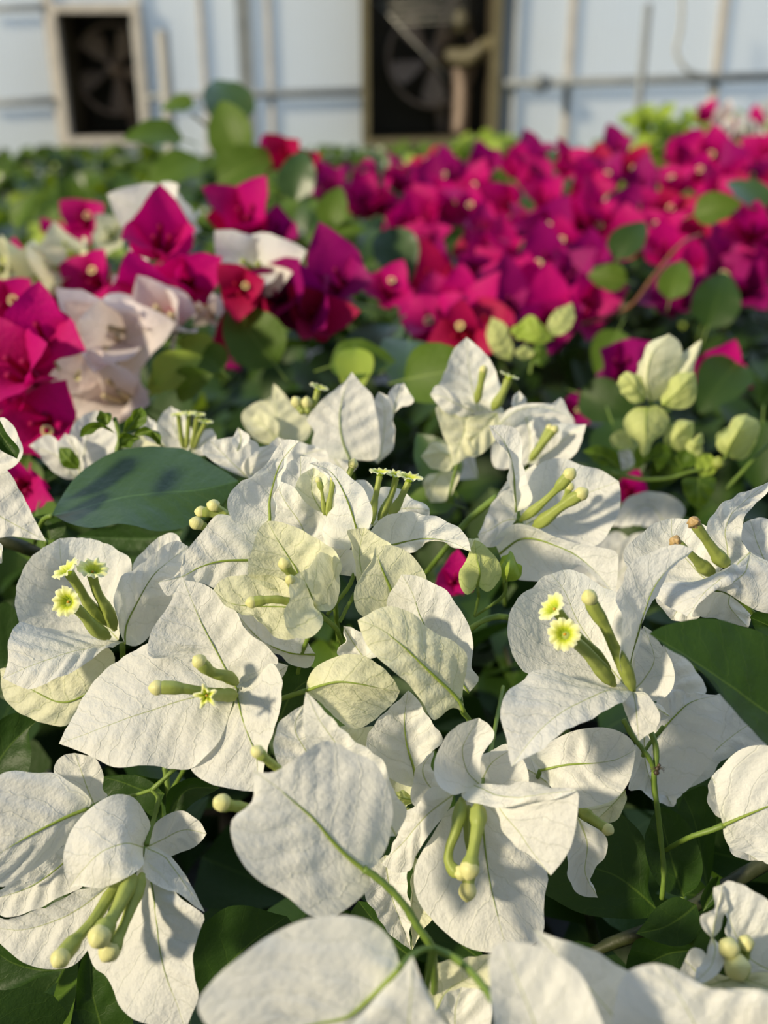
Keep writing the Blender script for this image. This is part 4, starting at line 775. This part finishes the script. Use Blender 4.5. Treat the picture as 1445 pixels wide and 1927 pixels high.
leaf('small rounded dark leaf under the oval leaf at lower right', 'F', '860,880', .262, '1070,840,1 1000,900,0 900,960,0 755,992,0', '960,800,0 870,850,0 800,930,0', '1100,960,0 1040,1040,0 960,1056,0 850,1030,0', 'leaf')
leaf('dark leaf below the small rounded leaf, half hidden by blurred bracts', 'F', '900,1050', .28, '1100,1080,0 950,1090,0 830,1140,0 700,1240,0', '900,1010 760,1020 710,1130', '1100,1200 980,1260 820,1280')
leaf('dark leaf in shade behind the oval leaf, toward the right edge', 'F', '1140,700', .30, '1130,760,0 1100,600,0 1060,400,0 1000,260,0', '1040,640 960,460', '1160,600 1170,400 1120,220')
leaf('narrow green leaf beside the twisted bract in the lower right corner', 'F', '1100,870', .255, '1105,875,0 1140,800,0 1185,690,0', '1100,800 1150,710', '1200,800 1195,720')
leaf('dark leaf behind the tube bud in the lower right corner', 'F', '1340,860', .262, '1200,1060,0 1230,980,0 1260,880,0', '1180,960', '1290,1000 1290,900')
leaf('green leaf showing between stalk and the folded young bract in the centre', 'B', '360,1440', .285, '340,1560,0 420,1400,0 560,1290,0', '340,1400 370,1270 480,1250', '480,1540 560,1400', 'leaf')
leaf('lone leaf tip poking in at the left edge, upper part', 'J', '-60,200', .29, '-80,200,0 0,320,0 90,455,0', '-20,230 40,320 95,400', '-80,330 0,400')
leaf('green leaf under the right edge flower beside its stalk', 'C', '1500,600', .27, '1520,640,0 1420,590,0 1350,560,0', '1460,540 1380,530', '1460,660 1380,640', 'leaf')
SP = Flower('leafy_sprig', 'J', '610,400', .34, 'little light green sprig of new leaves behind the large dark leaf', 'sprig')
for ms, lsx, rs in (('600,320,0 500,280,0 415,340,0', '520,250 440,280', '520,310 450,330'), ('690,340,0 800,310,0 845,385,0', '760,290 830,320', '760,340 820,370'), ('640,330,0 710,240,0 740,180,0', '660,250', '760,240'), ('620,400,0 640,360,0 740,345,0', '640,340', '680,380'), ('560,280,0 560,230,0 520,200,0', '510,250', '590,230')):
    SP.bract(ms, lsx, rs, 'leaf_light', name='leaf')
SP.stem('610,420,0 625,350,0 600,240,0', .9); SP.stem('625,350,0 700,260,0', .6)
ins = empty('insect', at(1237, 1446, .2535), 'tiny dark insect sitting on the thin stem below the large right flower', 'insect')
for q, (dx, dy, rr) in enumerate(((0, 0, .0007), (.0003, .0010, .0005), (-.0001, -.0013, .0008))):
    c = ins.location + Vector((dx, 0, dy)); ball(('thorax', 'head', 'abdomen')[q], c, rr, 'insect', ins, ins.location.copy())
for q in (-1, 1):
    for k in range(3):
        p0 = ins.location.copy(); sweep('leg', [p0, p0+Vector((q*.0012, -.0003, .0004*(k-1)+.0003)), p0+Vector((q*.0018, 0, .0008*(k-1)-.0006))], [.00009, .00006], 'insect', ins, ins.location.copy(), n=6, sides=5)

# ================================================================== prototypes for the blurred flowers and leaves behind
def V3(r, a, z): return Vector((r*math.cos(a), r*math.sin(a), z))
def blade_local(name, length, width, az, lift, curl, mat, parent, seed, nt_=12, ns_=5, z0=0.0, tipw=.0, fold=.15):
    """a bract or leaf rising from the parent's origin: az = direction, lift = slope, curl = how the tip bends"""
    d = Vector((math.cos(az), math.sin(az), 0)); side = Vector((-math.sin(az), math.cos(az), 0)); up = Vector((0, 0, 1))
    Mr, Lr, Rr = [], [], []
    for i in range(8):
        t = i/7; ang = lift + curl*(t-.3)
        if i == 0: p = up*z0
        else: p = Mr[-1] + (d*math.cos(ang) + up*math.sin(ang))*(length/7)
        w = width*(math.sin(math.pi*min(1, t**.72))**.8)*(1-.1*t)
        nrm_ = (-d*math.sin(ang) + up*math.cos(ang))
        Mr.append(p); Lr.append(p + side*w + nrm_*w*fold*1.6); Rr.append(p - side*w + nrm_*w*fold*1.6)
    return blade(name, Lr, Mr, Rr, mat, parent, Vector((0,0,0)), nt_=nt_, ns_=ns_, crease=.5, ridge=.4, crumple=.5, wave=.9, seed=seed)[0]
def proto_flower(mat, k, eye='tube_tip', open_=1.2):
    rnd = random.Random(k*31+len(mat)); e = empty('bougainvillea_flower', Vector((0, 0, 0)))
    a0 = rnd.uniform(0, 6)
    for i in range(3):
        blade_local('bract', .038*rnd.uniform(.9, 1.12), .0155*rnd.uniform(.9, 1.1), a0+i*2.094+rnd.uniform(-.15, .15), open_+rnd.uniform(-.25, .2), rnd.uniform(-1.6, .1), mat, e, k*5+i)
    sweep('stem', [Vector((0, 0, .001)), Vector((.001, .001, -.02)), Vector((.004, -.003, -.06))], [.0006, .0006], 'stem', e, Vector((0,0,0)), n=6, sides=6)
    for i in range(3):
        a = a0+i*2.094; q = [V3(.001, a, .002), V3(.003, a, .010), V3(.0045, a, .021)]
        o = sweep('flower_tube', q, [.0010, .0018, .0013, .0012, .0016], mat if mat != 'white' else 'tube', e, Vector((0,0,0)), n=8, sides=8)
        if i == 0 and k == 0:
            c = q[-1]; corolla(c, c-q[1], .0029, o, Vector((0,0,0)), seed=i)
    return e
def proto_leaf(mat, k, length=.055, width=.02):
    e = empty('bougainvillea_leaf', Vector((0, 0, 0)))
    o = blade_local('leaf_blade', length, width, 0, .25, -.7, mat, e, k, z0=0)
    sweep('leaf_stalk', [Vector((-.012, 0, -.006)), Vector((0,0,0)), Vector((.004, 0, .001))], [.0006, .0007], 'stem', e, Vector((0,0,0)), n=5, sides=6)
    return e
def copy_tree(o, parent=None):
    c = o.copy(); COL.objects.link(c)
    if parent: c.parent = parent
    for ch in list(o.children): copy_tree(ch, c)
    return c
PF, used = {}, set()
def get_proto(kind, mat, k):
    key = (kind, mat, k)
    if key not in PF: PF[key] = proto_flower(mat, k) if kind == 'f' else proto_leaf(mat, k)
    return PF[key], key
RN = random.Random(11)
def place(kind, mat, px, py, d, label, cat, group=None, s=1.0, tilt=None, spin=None):
    o, key = get_proto(kind, mat, RN.randrange(3))
    if key in used: o = copy_tree(o)
    used.add(key)
    o.location = at(px, py, d)
    # axis leans toward the light and the aisle
    ax = Vector((RN.uniform(-.6, .4), RN.uniform(-1.0, -.1), RN.uniform(.25, 1.0))) if tilt is None else Vector(tilt)
    q = ax.normalized().to_track_quat('Z', 'Y') @ Euler((0, 0, RN.uniform(0, 6.28) if spin is None else spin)).to_quaternion()
    o.rotation_euler = q.to_euler(); o.scale = (s, s, s)
    o['label'] = label; o['category'] = cat
    if group: o['group'] = group
    elif 'group' in o: del o['group']
    return o
# ---- single blurred flowers one can point to
ONE = [
 ('magenta', 75, 720, .44, 1.1, 'bright magenta flower at the left edge, largest and nearest of the magenta ones'), ('magenta', 90, 650, .455, 1.05, 'magenta flower stacked just above the largest left one'),
 ('magenta', 100, 785, .44, .9, 'magenta flower hanging lowest on the left, above the blurred white flower'), ('magenta', 20, 735, .50, .9, 'purple magenta flower cut by the left edge beside the largest one'),
 ('magenta', 45, 575, .56, 1.0, 'magenta flower at left edge above the big pair'), ('magenta', 5, 590, .58, 1.0, 'magenta flower cut by the left edge in its middle height'), ('magenta', 60, 520, .66, .9, 'magenta flower at left edge between two cream ones'),
 ('magenta', 330, 540, .54, 1.25, 'large magenta flower left of centre above the pale pink group'), ('magenta', 300, 480, .56, 1.1, 'upper magenta flower of the pair left of centre'), ('magenta', 360, 525, .55, 1.0, 'magenta flower at right side of the pair left of centre'),
 ('magenta', 200, 530, .62, .95, 'small magenta flower between cream flower and large magenta one'), ('crimson', 150, 560, .64, .8, 'reddish flower low beside the cream flowers at left'),
 ('magenta', 170, 420, .85, 1.05, 'magenta flower at upper left in front of the green plants'), ('magenta', 125, 440, .86, .8, 'small magenta flower left of the upper left one'),
 ('cream', 120, 500, .62, 1.1, 'greenish cream flower at left, upper group'), ('cream', 150, 470, .66, .9, 'greenish cream flower behind its neighbour at left'), ('cream', 20, 500, .62, 1.0, 'greenish cream flower at the left edge'), ('cream', 210, 440, .72, .7, 'small cream bud flower beside the upper left magenta flower'),
 ('blush', 215, 640, .50, 1.1, 'pale pink flower in the middle of the blush group'), ('blush', 265, 620, .50, 1.15, 'white blush flower with sunlit cup, centre of the pale group'), ('blush', 330, 610, .52, 1.1, 'peach white flower at the right of the pale group'), ('blush', 185, 620, .55, 1.0, 'pale pink flower at the upper left of the pale group'),
 ('blush', 215, 735, .50, 1.05, 'pale pink flower lowest of the pale group, above the white flower'), ('blush', 250, 745, .49, .95, 'pale pink flower at the lower right of the pale group'), ('blush', 405, 590, .58, .8, 'dusky pink small flower right of the pale group'), ('blush', 290, 560, .55, .9, 'peach bracts under the large magenta flower'),
 ('white', 340, 415, .60, 1.15, 'lone white flower rising above the magenta ones at upper left'), ('white', 355, 425, .61, .9, 'second white bract group just under the lone white flower'), ('white', 480, 500, .56, 1.05, 'white flower with a red bract in front, left of centre'), ('crimson', 462, 535, .53, .7, 'dark red bract group in front of the white flower left of centre'),
 ('purple', 600, 555, .58, 1.25, 'wide purple magenta flower at centre'), ('purple', 540, 560, .57, 1.2, 'purple magenta flower left in the central band'), ('purple', 650, 540, .60, 1.1, 'purple magenta flower right in the central band'), ('crimson', 500, 580, .57, 1.0, 'crimson flower at the left of the central band'), ('crimson', 590, 600, .57, .9, 'crimson flower low in the central band'),
 ('purple', 460, 645, .62, .8, 'dark magenta flower low beside the yellow green sprig'), ('magenta', 470, 430, .72, 1.25, 'magenta flower behind the white one, upper left of centre'), ('crimson', 440, 410, .74, 1.1, 'crimson flower behind the lone white flower'), ('purple', 520, 450, .72, 1.0, 'purple flower right of the upper left of centre one'),
 ('crimson', 545, 300, .95, 1.0, 'red pink flower at the top left of the magenta bank'), ('magenta', 530, 290, .97, .9, 'bright pink flower topmost left of the bank'), ('crimson', 590, 320, .95, .9, 'reddish flower beside the topmost left one'),
 ('magenta', 1345, 700, .62, .9, 'deep pink flower behind the pale opening bud at right'), ('purple', 1165, 690, .62, 1.0, 'purple flower left of the pale opening bud'), ('magenta', 855, 1090, .38, .42, 'magenta patch of a flower behind the heart shaped bract'), ('magenta', 60, 900, .42, .7, 'magenta flower tip between white flowers at the left edge'),
 ('magenta', 1410, 440, .85, 1.1, 'magenta flower with pale eyes at the right edge'), ('magenta', 735, 555, .68, .9, 'purple pink flower right of the central band'), ('purple', 1085, 760, .6, .5, 'tiny magenta flower behind the white flower tip'), ('crimson', 885, 620, .58, .9, 'bright red pink flower above the upright white bract'), ('magenta', 1190, 915, .5, .5, 'tiny magenta spot under the bud cluster stem'),
]
for m_, x, y, d, s, lab in ONE:
    tl = (RN.uniform(-.5, .2), RN.uniform(-1.0, -.5), RN.uniform(.15, .7))
    o = place('f', m_, x, y+10, d, lab, 'flower', s=s, tilt=tl)
# ---- the magenta bank on the right
def inpoly(x, y, P):
    c = False
    for i in range(len(P)):
        (x1, y1), (x2, y2) = P[i], P[i-1]
        if (y1 > y) != (y2 > y) and x < (x2-x1)*(y-y1)/(y2-y1)+x1: c = not c
    return c
BANK = [(610, 345), (700, 325), (760, 330), (860, 290), (900, 275), (1000, 270), (1070, 275), (1150, 262), (1300, 262), (1470, 270), (1470, 460), (1400, 560), (1290, 560), (1240, 470), (1160, 445), (1080, 500), (1080, 600), (930, 650), (820, 620), (800, 500), (760, 430), (690, 400)]
pts = []; tries = 0
while len(pts) < 120 and tries < 20000:
    tries += 1; x, y = RN.uniform(600, 1470), RN.uniform(255, 660)
    if not inpoly(x, y, BANK): continue
    if any((x-a)**2 + ((y-b)*1.1)**2 < 43**2 for a, b in pts): continue
    pts.append((x, y))
for x, y in pts:
    t = max(0.0, (y-265)/400.0); d = 1.30 - .62*t**.8 + RN.uniform(-.03, .03)
    mt_ = RN.choice(('magenta', 'magenta', 'purple', 'magenta', 'purple', 'magenta', 'crimson'))
    rw = 'top rim' if y < 330 else 'upper face' if y < 420 else 'middle' if y < 510 else 'lower edge'
    cl_ = 'left end' if x < 800 else 'below the vent' if x < 960 else 'between vent and pole' if x < 1180 else 'below the pole' if x < 1320 else 'right end'
    lb = 'magenta flower in the dense bank: %s, %s' % (rw, cl_)
    place('f', mt_, x, y+34-.03*(y-265), d, lb, 'flower', 'bank flowers, %s, %s' % (rw, cl_), s=RN.uniform(1.15, 1.45))
for k in range(17):       # farther pale pink row behind the bank
    x = RN.uniform(1290, 1470); y = RN.uniform(215, 275)
    place('f', RN.choice(('blush', 'magenta', 'blush', 'white')), x, y, RN.uniform(1.9, 2.4), 'small pale flower far right above the bank, %s' % ('nearer the pole' if x < 1380 else 'nearer the edge'), 'flower', 'pale pink flowers far right, %s' % ('nearer the pole' if x < 1380 else 'nearer the edge'), s=1.2)
# loose blurred leaves one can point to
LV = [
 ('leaf_light', 345, 262, 1.0, 1.1, 'light green leaf on the tall sprig at upper left'), ('leaf_light', 378, 300, .98, 1.2, 'yellow green leaf lower on the tall sprig'), ('leaf_cool', 450, 240, 1.0, 1.3, 'dark green leaf on top of the tall sprig, right side'), ('leaf_light', 455, 300, .98, 1.2, 'round mid green leaf on the tall sprig'), ('leaf_light', 365, 200, 1.02, .7, 'small new leaves at the tip of the tall sprig'), ('leaf_light', 410, 345, .95, 1.2, 'green leaf at the foot of the tall sprig'),
 ('leaf_cool', 555, 380, .85, 1.4, 'dark green leaf between the red pink flowers'), ('leaf_light', 620, 430, .75, 1.0, 'light green leaf in the green gap left of the bank'), ('leaf_light', 665, 420, .75, 1.1, 'second light green leaf in the green gap left of the bank'), ('leaf_cool', 730, 430, .78, 1.5, 'dark leaf right in the green gap left of the bank'), ('leaf_light', 660, 490, .7, .9, 'light green leaf low in the green gap'), ('leaf_light', 590, 475, .7, .9, 'green leaf above the purple central band'),
 ('leaf_cool', 740, 610, .58, 1.5, 'bluish green leaf at centre under the purple flowers'), ('leaf_cool', 770, 640, .56, 1.3, 'darker green leaf at centre below the bluish one'), ('leaf_lime', 668, 655, .50, .8, 'upright translucent green leaf at centre'), ('leaf_light', 620, 690, .50, 1.0, 'olive green leaf left of the upright translucent one'), ('leaf_light', 520, 690, .52, 1.3, 'wide olive leaf above the blurred cream flower'), ('leaf_light', 760, 715, .48, 1.2, 'green leaf left of the pointed upright bract'),
 ('leaf_light', 1305, 405, .8, 1.1, 'pale green leaf in front of the magenta bank at right'), ('leaf_light', 1180, 530, .75, .9, 'green leaf lit at the edge of the dark gap'), ('leaf', 1160, 490, .78, 1.2, 'dark leaf in the shadow under the bank'), ('leaf_light', 1260, 565, .72, 1.0, 'green leaf under the magenta bank at right'), ('leaf_light', 1165, 620, .68, 1.1, 'round green leaf in the dark gap right of centre'), ('leaf', 1330, 620, .7, 1.4, 'dark green leaf above the pale opening bud'), ('leaf', 1435, 790, .52, 1.1, 'green leaf at the right edge beside the closed bud'), ('leaf', 1090, 740, .58, 1.1, 'green leaf behind the white flowers right of centre'), ('leaf', 1390, 680, .6, 1.3, 'dark leaf at right edge above the bud'), ('leaf', 1150, 790, .52, 1.2, 'dark green leaf left of the bud cluster'), ('leaf_light', 855, 950, .40, .6, 'small green leaf behind the three frilly faces'), ('leaf_cool', 850, 915, .42, .8, 'blue green leaf behind the three frilly faces'), ('leaf', 1250, 1010, .45, 1.2, 'dark leaf between the right hand white flowers'),
 ('leaf_lime', 290, 720, .48, .8, 'yellow green leaf of the lime sprig at left of centre'), ('leaf_lime', 345, 690, .5, .7, 'lime green leaf in the middle of the lime sprig'), ('leaf_light', 420, 700, .5, .8, 'green leaf at the right of the lime sprig'), ('leaf_lime', 405, 660, .51, .6, 'small upright lime bud leaf on the lime sprig'), ('leaf_light', 330, 735, .48, .7, 'green leaf low on the lime sprig'),
 ('leaf_light', 70, 960, .38, .9, 'green leaf above the stem at the left edge'), ('leaf_light', 55, 860, .46, .9, 'pale green leaf under the lowest left magenta flower'), ('leaf_light', 30, 430, .9, 1.0, 'lime leaf at the far left edge'), ('leaf_lime', 60, 450, .85, .9, 'lime tips behind the cream flower'), ('leaf_lime', 250, 405, 1.0, 1.0, 'lime green tip before the green field'), ('leaf_cool', 1440, 395, .82, 1.3, 'dark green leaf at the right edge within the bank'),
]
for m_, x, y, d, s, lab in LV:
    place('l', m_, x, y, d, lab, 'leaf', s=s*(1.0 if d > .9 else .62), tilt=(RN.uniform(-.5, .1), RN.uniform(-1, -.4), RN.uniform(.3, .9)))
def branch(path, d, r, mat, label):
    p = [at(x, y, d+z) for x, y, z in path]
    o = sweep('branch', p, [r/1000, r*.7/1000], mat, None, p[0], n=24, sides=8, bumpy=.3); o.location = p[0]; o['label'] = label; o['category'] = 'branch'; return o
branch([(1060, 620, 0), (1180, 580, 0), (1230, 520, 0), (1280, 460, 0), (1320, 440, .02)], .76, 1.6, 'red_twig', 'reddish branch crossing the dark gap below the bank')
branch([(360, 215, 0), (400, 245, 0), (440, 270, .02), (470, 330, .04), (480, 420, .06)], 1.0, 1.5, 'twig', 'thin brown stem of the tall leafy sprig at upper left')
branch([(-30, 1005, 0), (30, 1025, 0), (90, 1050, .01), (200, 1110, .03)], .33, 2.4, 'twig', 'thick olive stem entering at the left edge under the white flower')
branch([(1460, 1610, 0), (1330, 1690, 0), (1240, 1740, 0), (1120, 1790, .01), (1000, 1860, .02)], .285, 2.3, 'twig', 'thick woody stem running diagonally in the lower right shade')
branch([(0, 1930, 0), (60, 1870, 0), (130, 1830, 0), (230, 1760, .01)], .30, 2.0, 'twig', 'dark woody stem in the lower left corner shade')
branch([(310, 1440, .01), (318, 1500, .01), (330, 1560, .02)], .285, .9, 'stem', 'short green stem dropping between white flowers at lower left')
branch([(1010, 1180, 0), (940, 1160, 0), (890, 1180, 0), (850, 1250, .02)], .30, 1.0, 'stem', 'green stalk leading left from beneath the small green bud')
branch([(935, 935, 0), (880, 980, 0), (840, 1030, 0), (800, 1080, .01)], .33, 1.2, 'stem', 'green stem slanting behind the arched ribbon bract')
# ================================================================== bushes: the leaf mass that carries the flowers
def foliage_mesh(rnd, spots, mat, size, parent, origin, name='foliage', extra=None):
    verts, faces, st, mm = [], [], [], []
    for p in spots:
        ln = size*rnd.uniform(.7, 1.25); w = ln*.34
        n = Vector((rnd.uniform(-.8, .6), rnd.uniform(-1, .4), rnd.uniform(.2, 1.2))).normalized()
        a = n.cross(Vector((rnd.uniform(-1, 1), rnd.uniform(-1, 1), rnd.uniform(-1, 1)))).normalized(); b = n.cross(a)
        base = len(verts)
        for i in range(6):
            t = i/5; ww = w*math.sin(math.pi*min(1, t**.75))**.8 if 0 < i < 5 else 0
            droop = -n*(ln*.22*t*t)
            for s in (-1, -.5, 0, .5, 1):
                verts.append(p + a*(ln*(t-.5)) + b*(ww*s) + n*(abs(s)*ww*.28) + droop); st.append((s, t)); mm.append((s*ww*1000, t*ln*1000))
        for i in range(5):
            for j in range(4): faces.append((base+i*5+j, base+i*5+j+1, base+(i+1)*5+j+1, base+(i+1)*5+j))
    return link_mesh(name, verts, faces, mat, parent, origin, dict(st=st, mm=mm))
def canopy_z(y):   # height of the leaf mass below the flowers
    return CAM.z - (.222 if y < .45 else .232 - .045*min(1, (y-.45)/.9))
def bush(name, x, y, r, n, label, cat='bush', mats=('leaf', 'leaf_light'), size=.044, ztop=None, depth=.20, zfloor=.80):
    rnd = random.Random(int(x*1000+y*77)); zt_ = canopy_z(y) if ztop is None else ztop
    org = Vector((x, y, zfloor)); e = empty(name, org, label, cat)
    for k, m_ in enumerate(mats):
        sp = []
        cnt = n if k == 0 else n//9
        while len(sp) < cnt:
            a = rnd.uniform(0, 6.283); q = math.sqrt(rnd.random())*r
            px_, py_ = x+q*math.cos(a), y+q*math.sin(a)
            h = rnd.random()**1.3
            z = zt_ - depth*h - .5*(q/r)**2*.05
            if (Vector((px_, py_, z))-CAM).length < .30: continue
            sp.append(Vector((px_, py_, z)))
        foliage_mesh(rnd, sp, m_, size, e, org)
    for k in range(5):
        a = rnd.uniform(0, 6.28); p1 = Vector((x+r*.6*math.cos(a), y+r*.6*math.sin(a), zt_-.03))
        sweep('branch', [org, org.lerp(p1, .5)+Vector((0, 0, .03)), p1], [.004, .003, .0015], 'twig', e, org, n=10, sides=6)
    box_z = zfloor
    sweep('pot', [Vector((x, y, zfloor)), Vector((x, y, zfloor+.10))], [.055, .07, .072], 'bench', e, org, n=5, sides=20)
    return e
names = ['nearest left', 'nearest middle', 'nearest right']
BU = [(-.16, .14), (.0, .12), (.16, .14), (-.22, .32), (-.06, .32), (.10, .33), (.26, .32), (-.28, .52), (-.09, .52), (.10, .53), (.30, .52), (-.36, .74), (-.12, .74), (.12, .76), (.36, .74), (-.46, .98), (-.16, 1.0), (.14, 1.0), (.44, 1.0), (.74, .98), (-.2, 1.26), (.12, 1.28), (.45, 1.28), (.78, 1.28), (1.1, 1.3)]
WORD = ['dark leafy bush under the %s white flowers' % s for s in ('bottom left', 'bottom middle', 'bottom right', 'left', 'centre left', 'centre right', 'right hand')]
WORD += ['leafy bush under the blurred flowers at %s' % s for s in ('far left', 'left of centre', 'centre, before the purple band', 'right, around the green buds', 'the left edge, beneath the magenta pair', 'left of centre, behind the pale pink group', 'centre, with olive leaves', 'right, in the dark gap')]
WORD += ['leafy bush of the second row, %s' % s for s in ('far left beneath the cream flowers', 'under the crimson and white flowers', 'in the green gap left of the magenta bank', 'under the magenta bank, middle', 'under the magenta bank, right end')]
WORD += ['leafy bush in the third row, %s' % s for s in ('around the tall sprig', 'under the top left of the bank', 'under the top of the bank, middle', 'under the top of the bank, right', 'beyond the right end of the bank')]
for (x, y), w in zip(BU, WORD):
    bush('bougainvillea_bush', x, y, .15 if y < .9 else .20, 150 if y < .6 else 190, w)
# far bed of green plants, each a plant of its own
RWN = ('nearest', 'second', 'third', 'fourth', 'fifth', 'sixth', 'farthest')
for row, y in enumerate((2.3, 2.75, 3.3, 3.9, 4.6, 5.4, 6.2)):
    nx = int(3.0 + y*1.2)
    for i in range(nx):
        x = (i-(nx-1)/2)*(.44 + .02*row) + RN.uniform(-.06, .06)
        if x > .9 and y < 3: continue
        zt2 = .875 + RN.uniform(-.025, .025) - row*.014
        e = bush('green_plant', x, y, .30, 90, 'leafy green plant in the blurred bed, %s row, %s' % (RWN[row], 'left side' if x < -.5 else 'right side' if x > .5 else 'middle'), 'plant', ('leaf_light', 'leaf_cool') if (i+row) % 3 else ('leaf_cool', 'leaf_lime'), size=.11, ztop=zt2, depth=.22, zfloor=.62)
        e['group'] = 'bed plants, %s row, %s' % (RWN[row], 'left side' if x < -.5 else 'right side' if x > .5 else 'middle')
for x, y, z, lab in ((wallpt(1250, 200, 4.2).x, 4.2, wallpt(1250, 205, 4.2).z, 'tall lime green plant rising above the bank beside the dark pole'), (wallpt(1400, 230, 4.0).x, 4.0, wallpt(1400, 215, 4.0).z, 'green bush at far right above the magenta bank'), (wallpt(920, 250, 4.6).x, 4.6, wallpt(900, 255, 4.6).z, 'pale green plant showing just above the bank left of the dark pole')):
    bush('green_plant', x, y, .16, 110, lab, 'plant', ('leaf_lime', 'leaf_light'), size=.08, ztop=z, depth=.25, zfloor=.62)
# plain numbering of the built structure pieces
cnt = {}
for o in list(bpy.data.objects):
    if o.get('kind') == 'structure' and o.name.split('.')[0] == 'trim':
        cnt['t'] = cnt.get('t', 0) + 1; o.name = 'trim_%d' % cnt['t']

# each member of a zone also says where it stands in it, counted along the zone
ORD = ['leftmost', 'second from left', 'third from left', 'fourth from left', 'fifth from left', 'sixth from left', 'seventh from left', 'eighth from left', 'ninth from left', 'tenth from left', 'eleventh from left', 'twelfth from left']
zones = {}
for o in bpy.data.objects:
    if o.parent is None and 'group' in o: zones.setdefault(o['group'], []).append(o)
for g, L in zones.items():
    L.sort(key=lambda o: (o.location.x/max((o.location-CAM).dot(CF), .01)))
    if len(L) <= len(ORD):
        for i, o in enumerate(L): o['label'] = o['label'] + ', ' + (ORD[i] if i < len(L)-1 or i == 0 else 'rightmost')
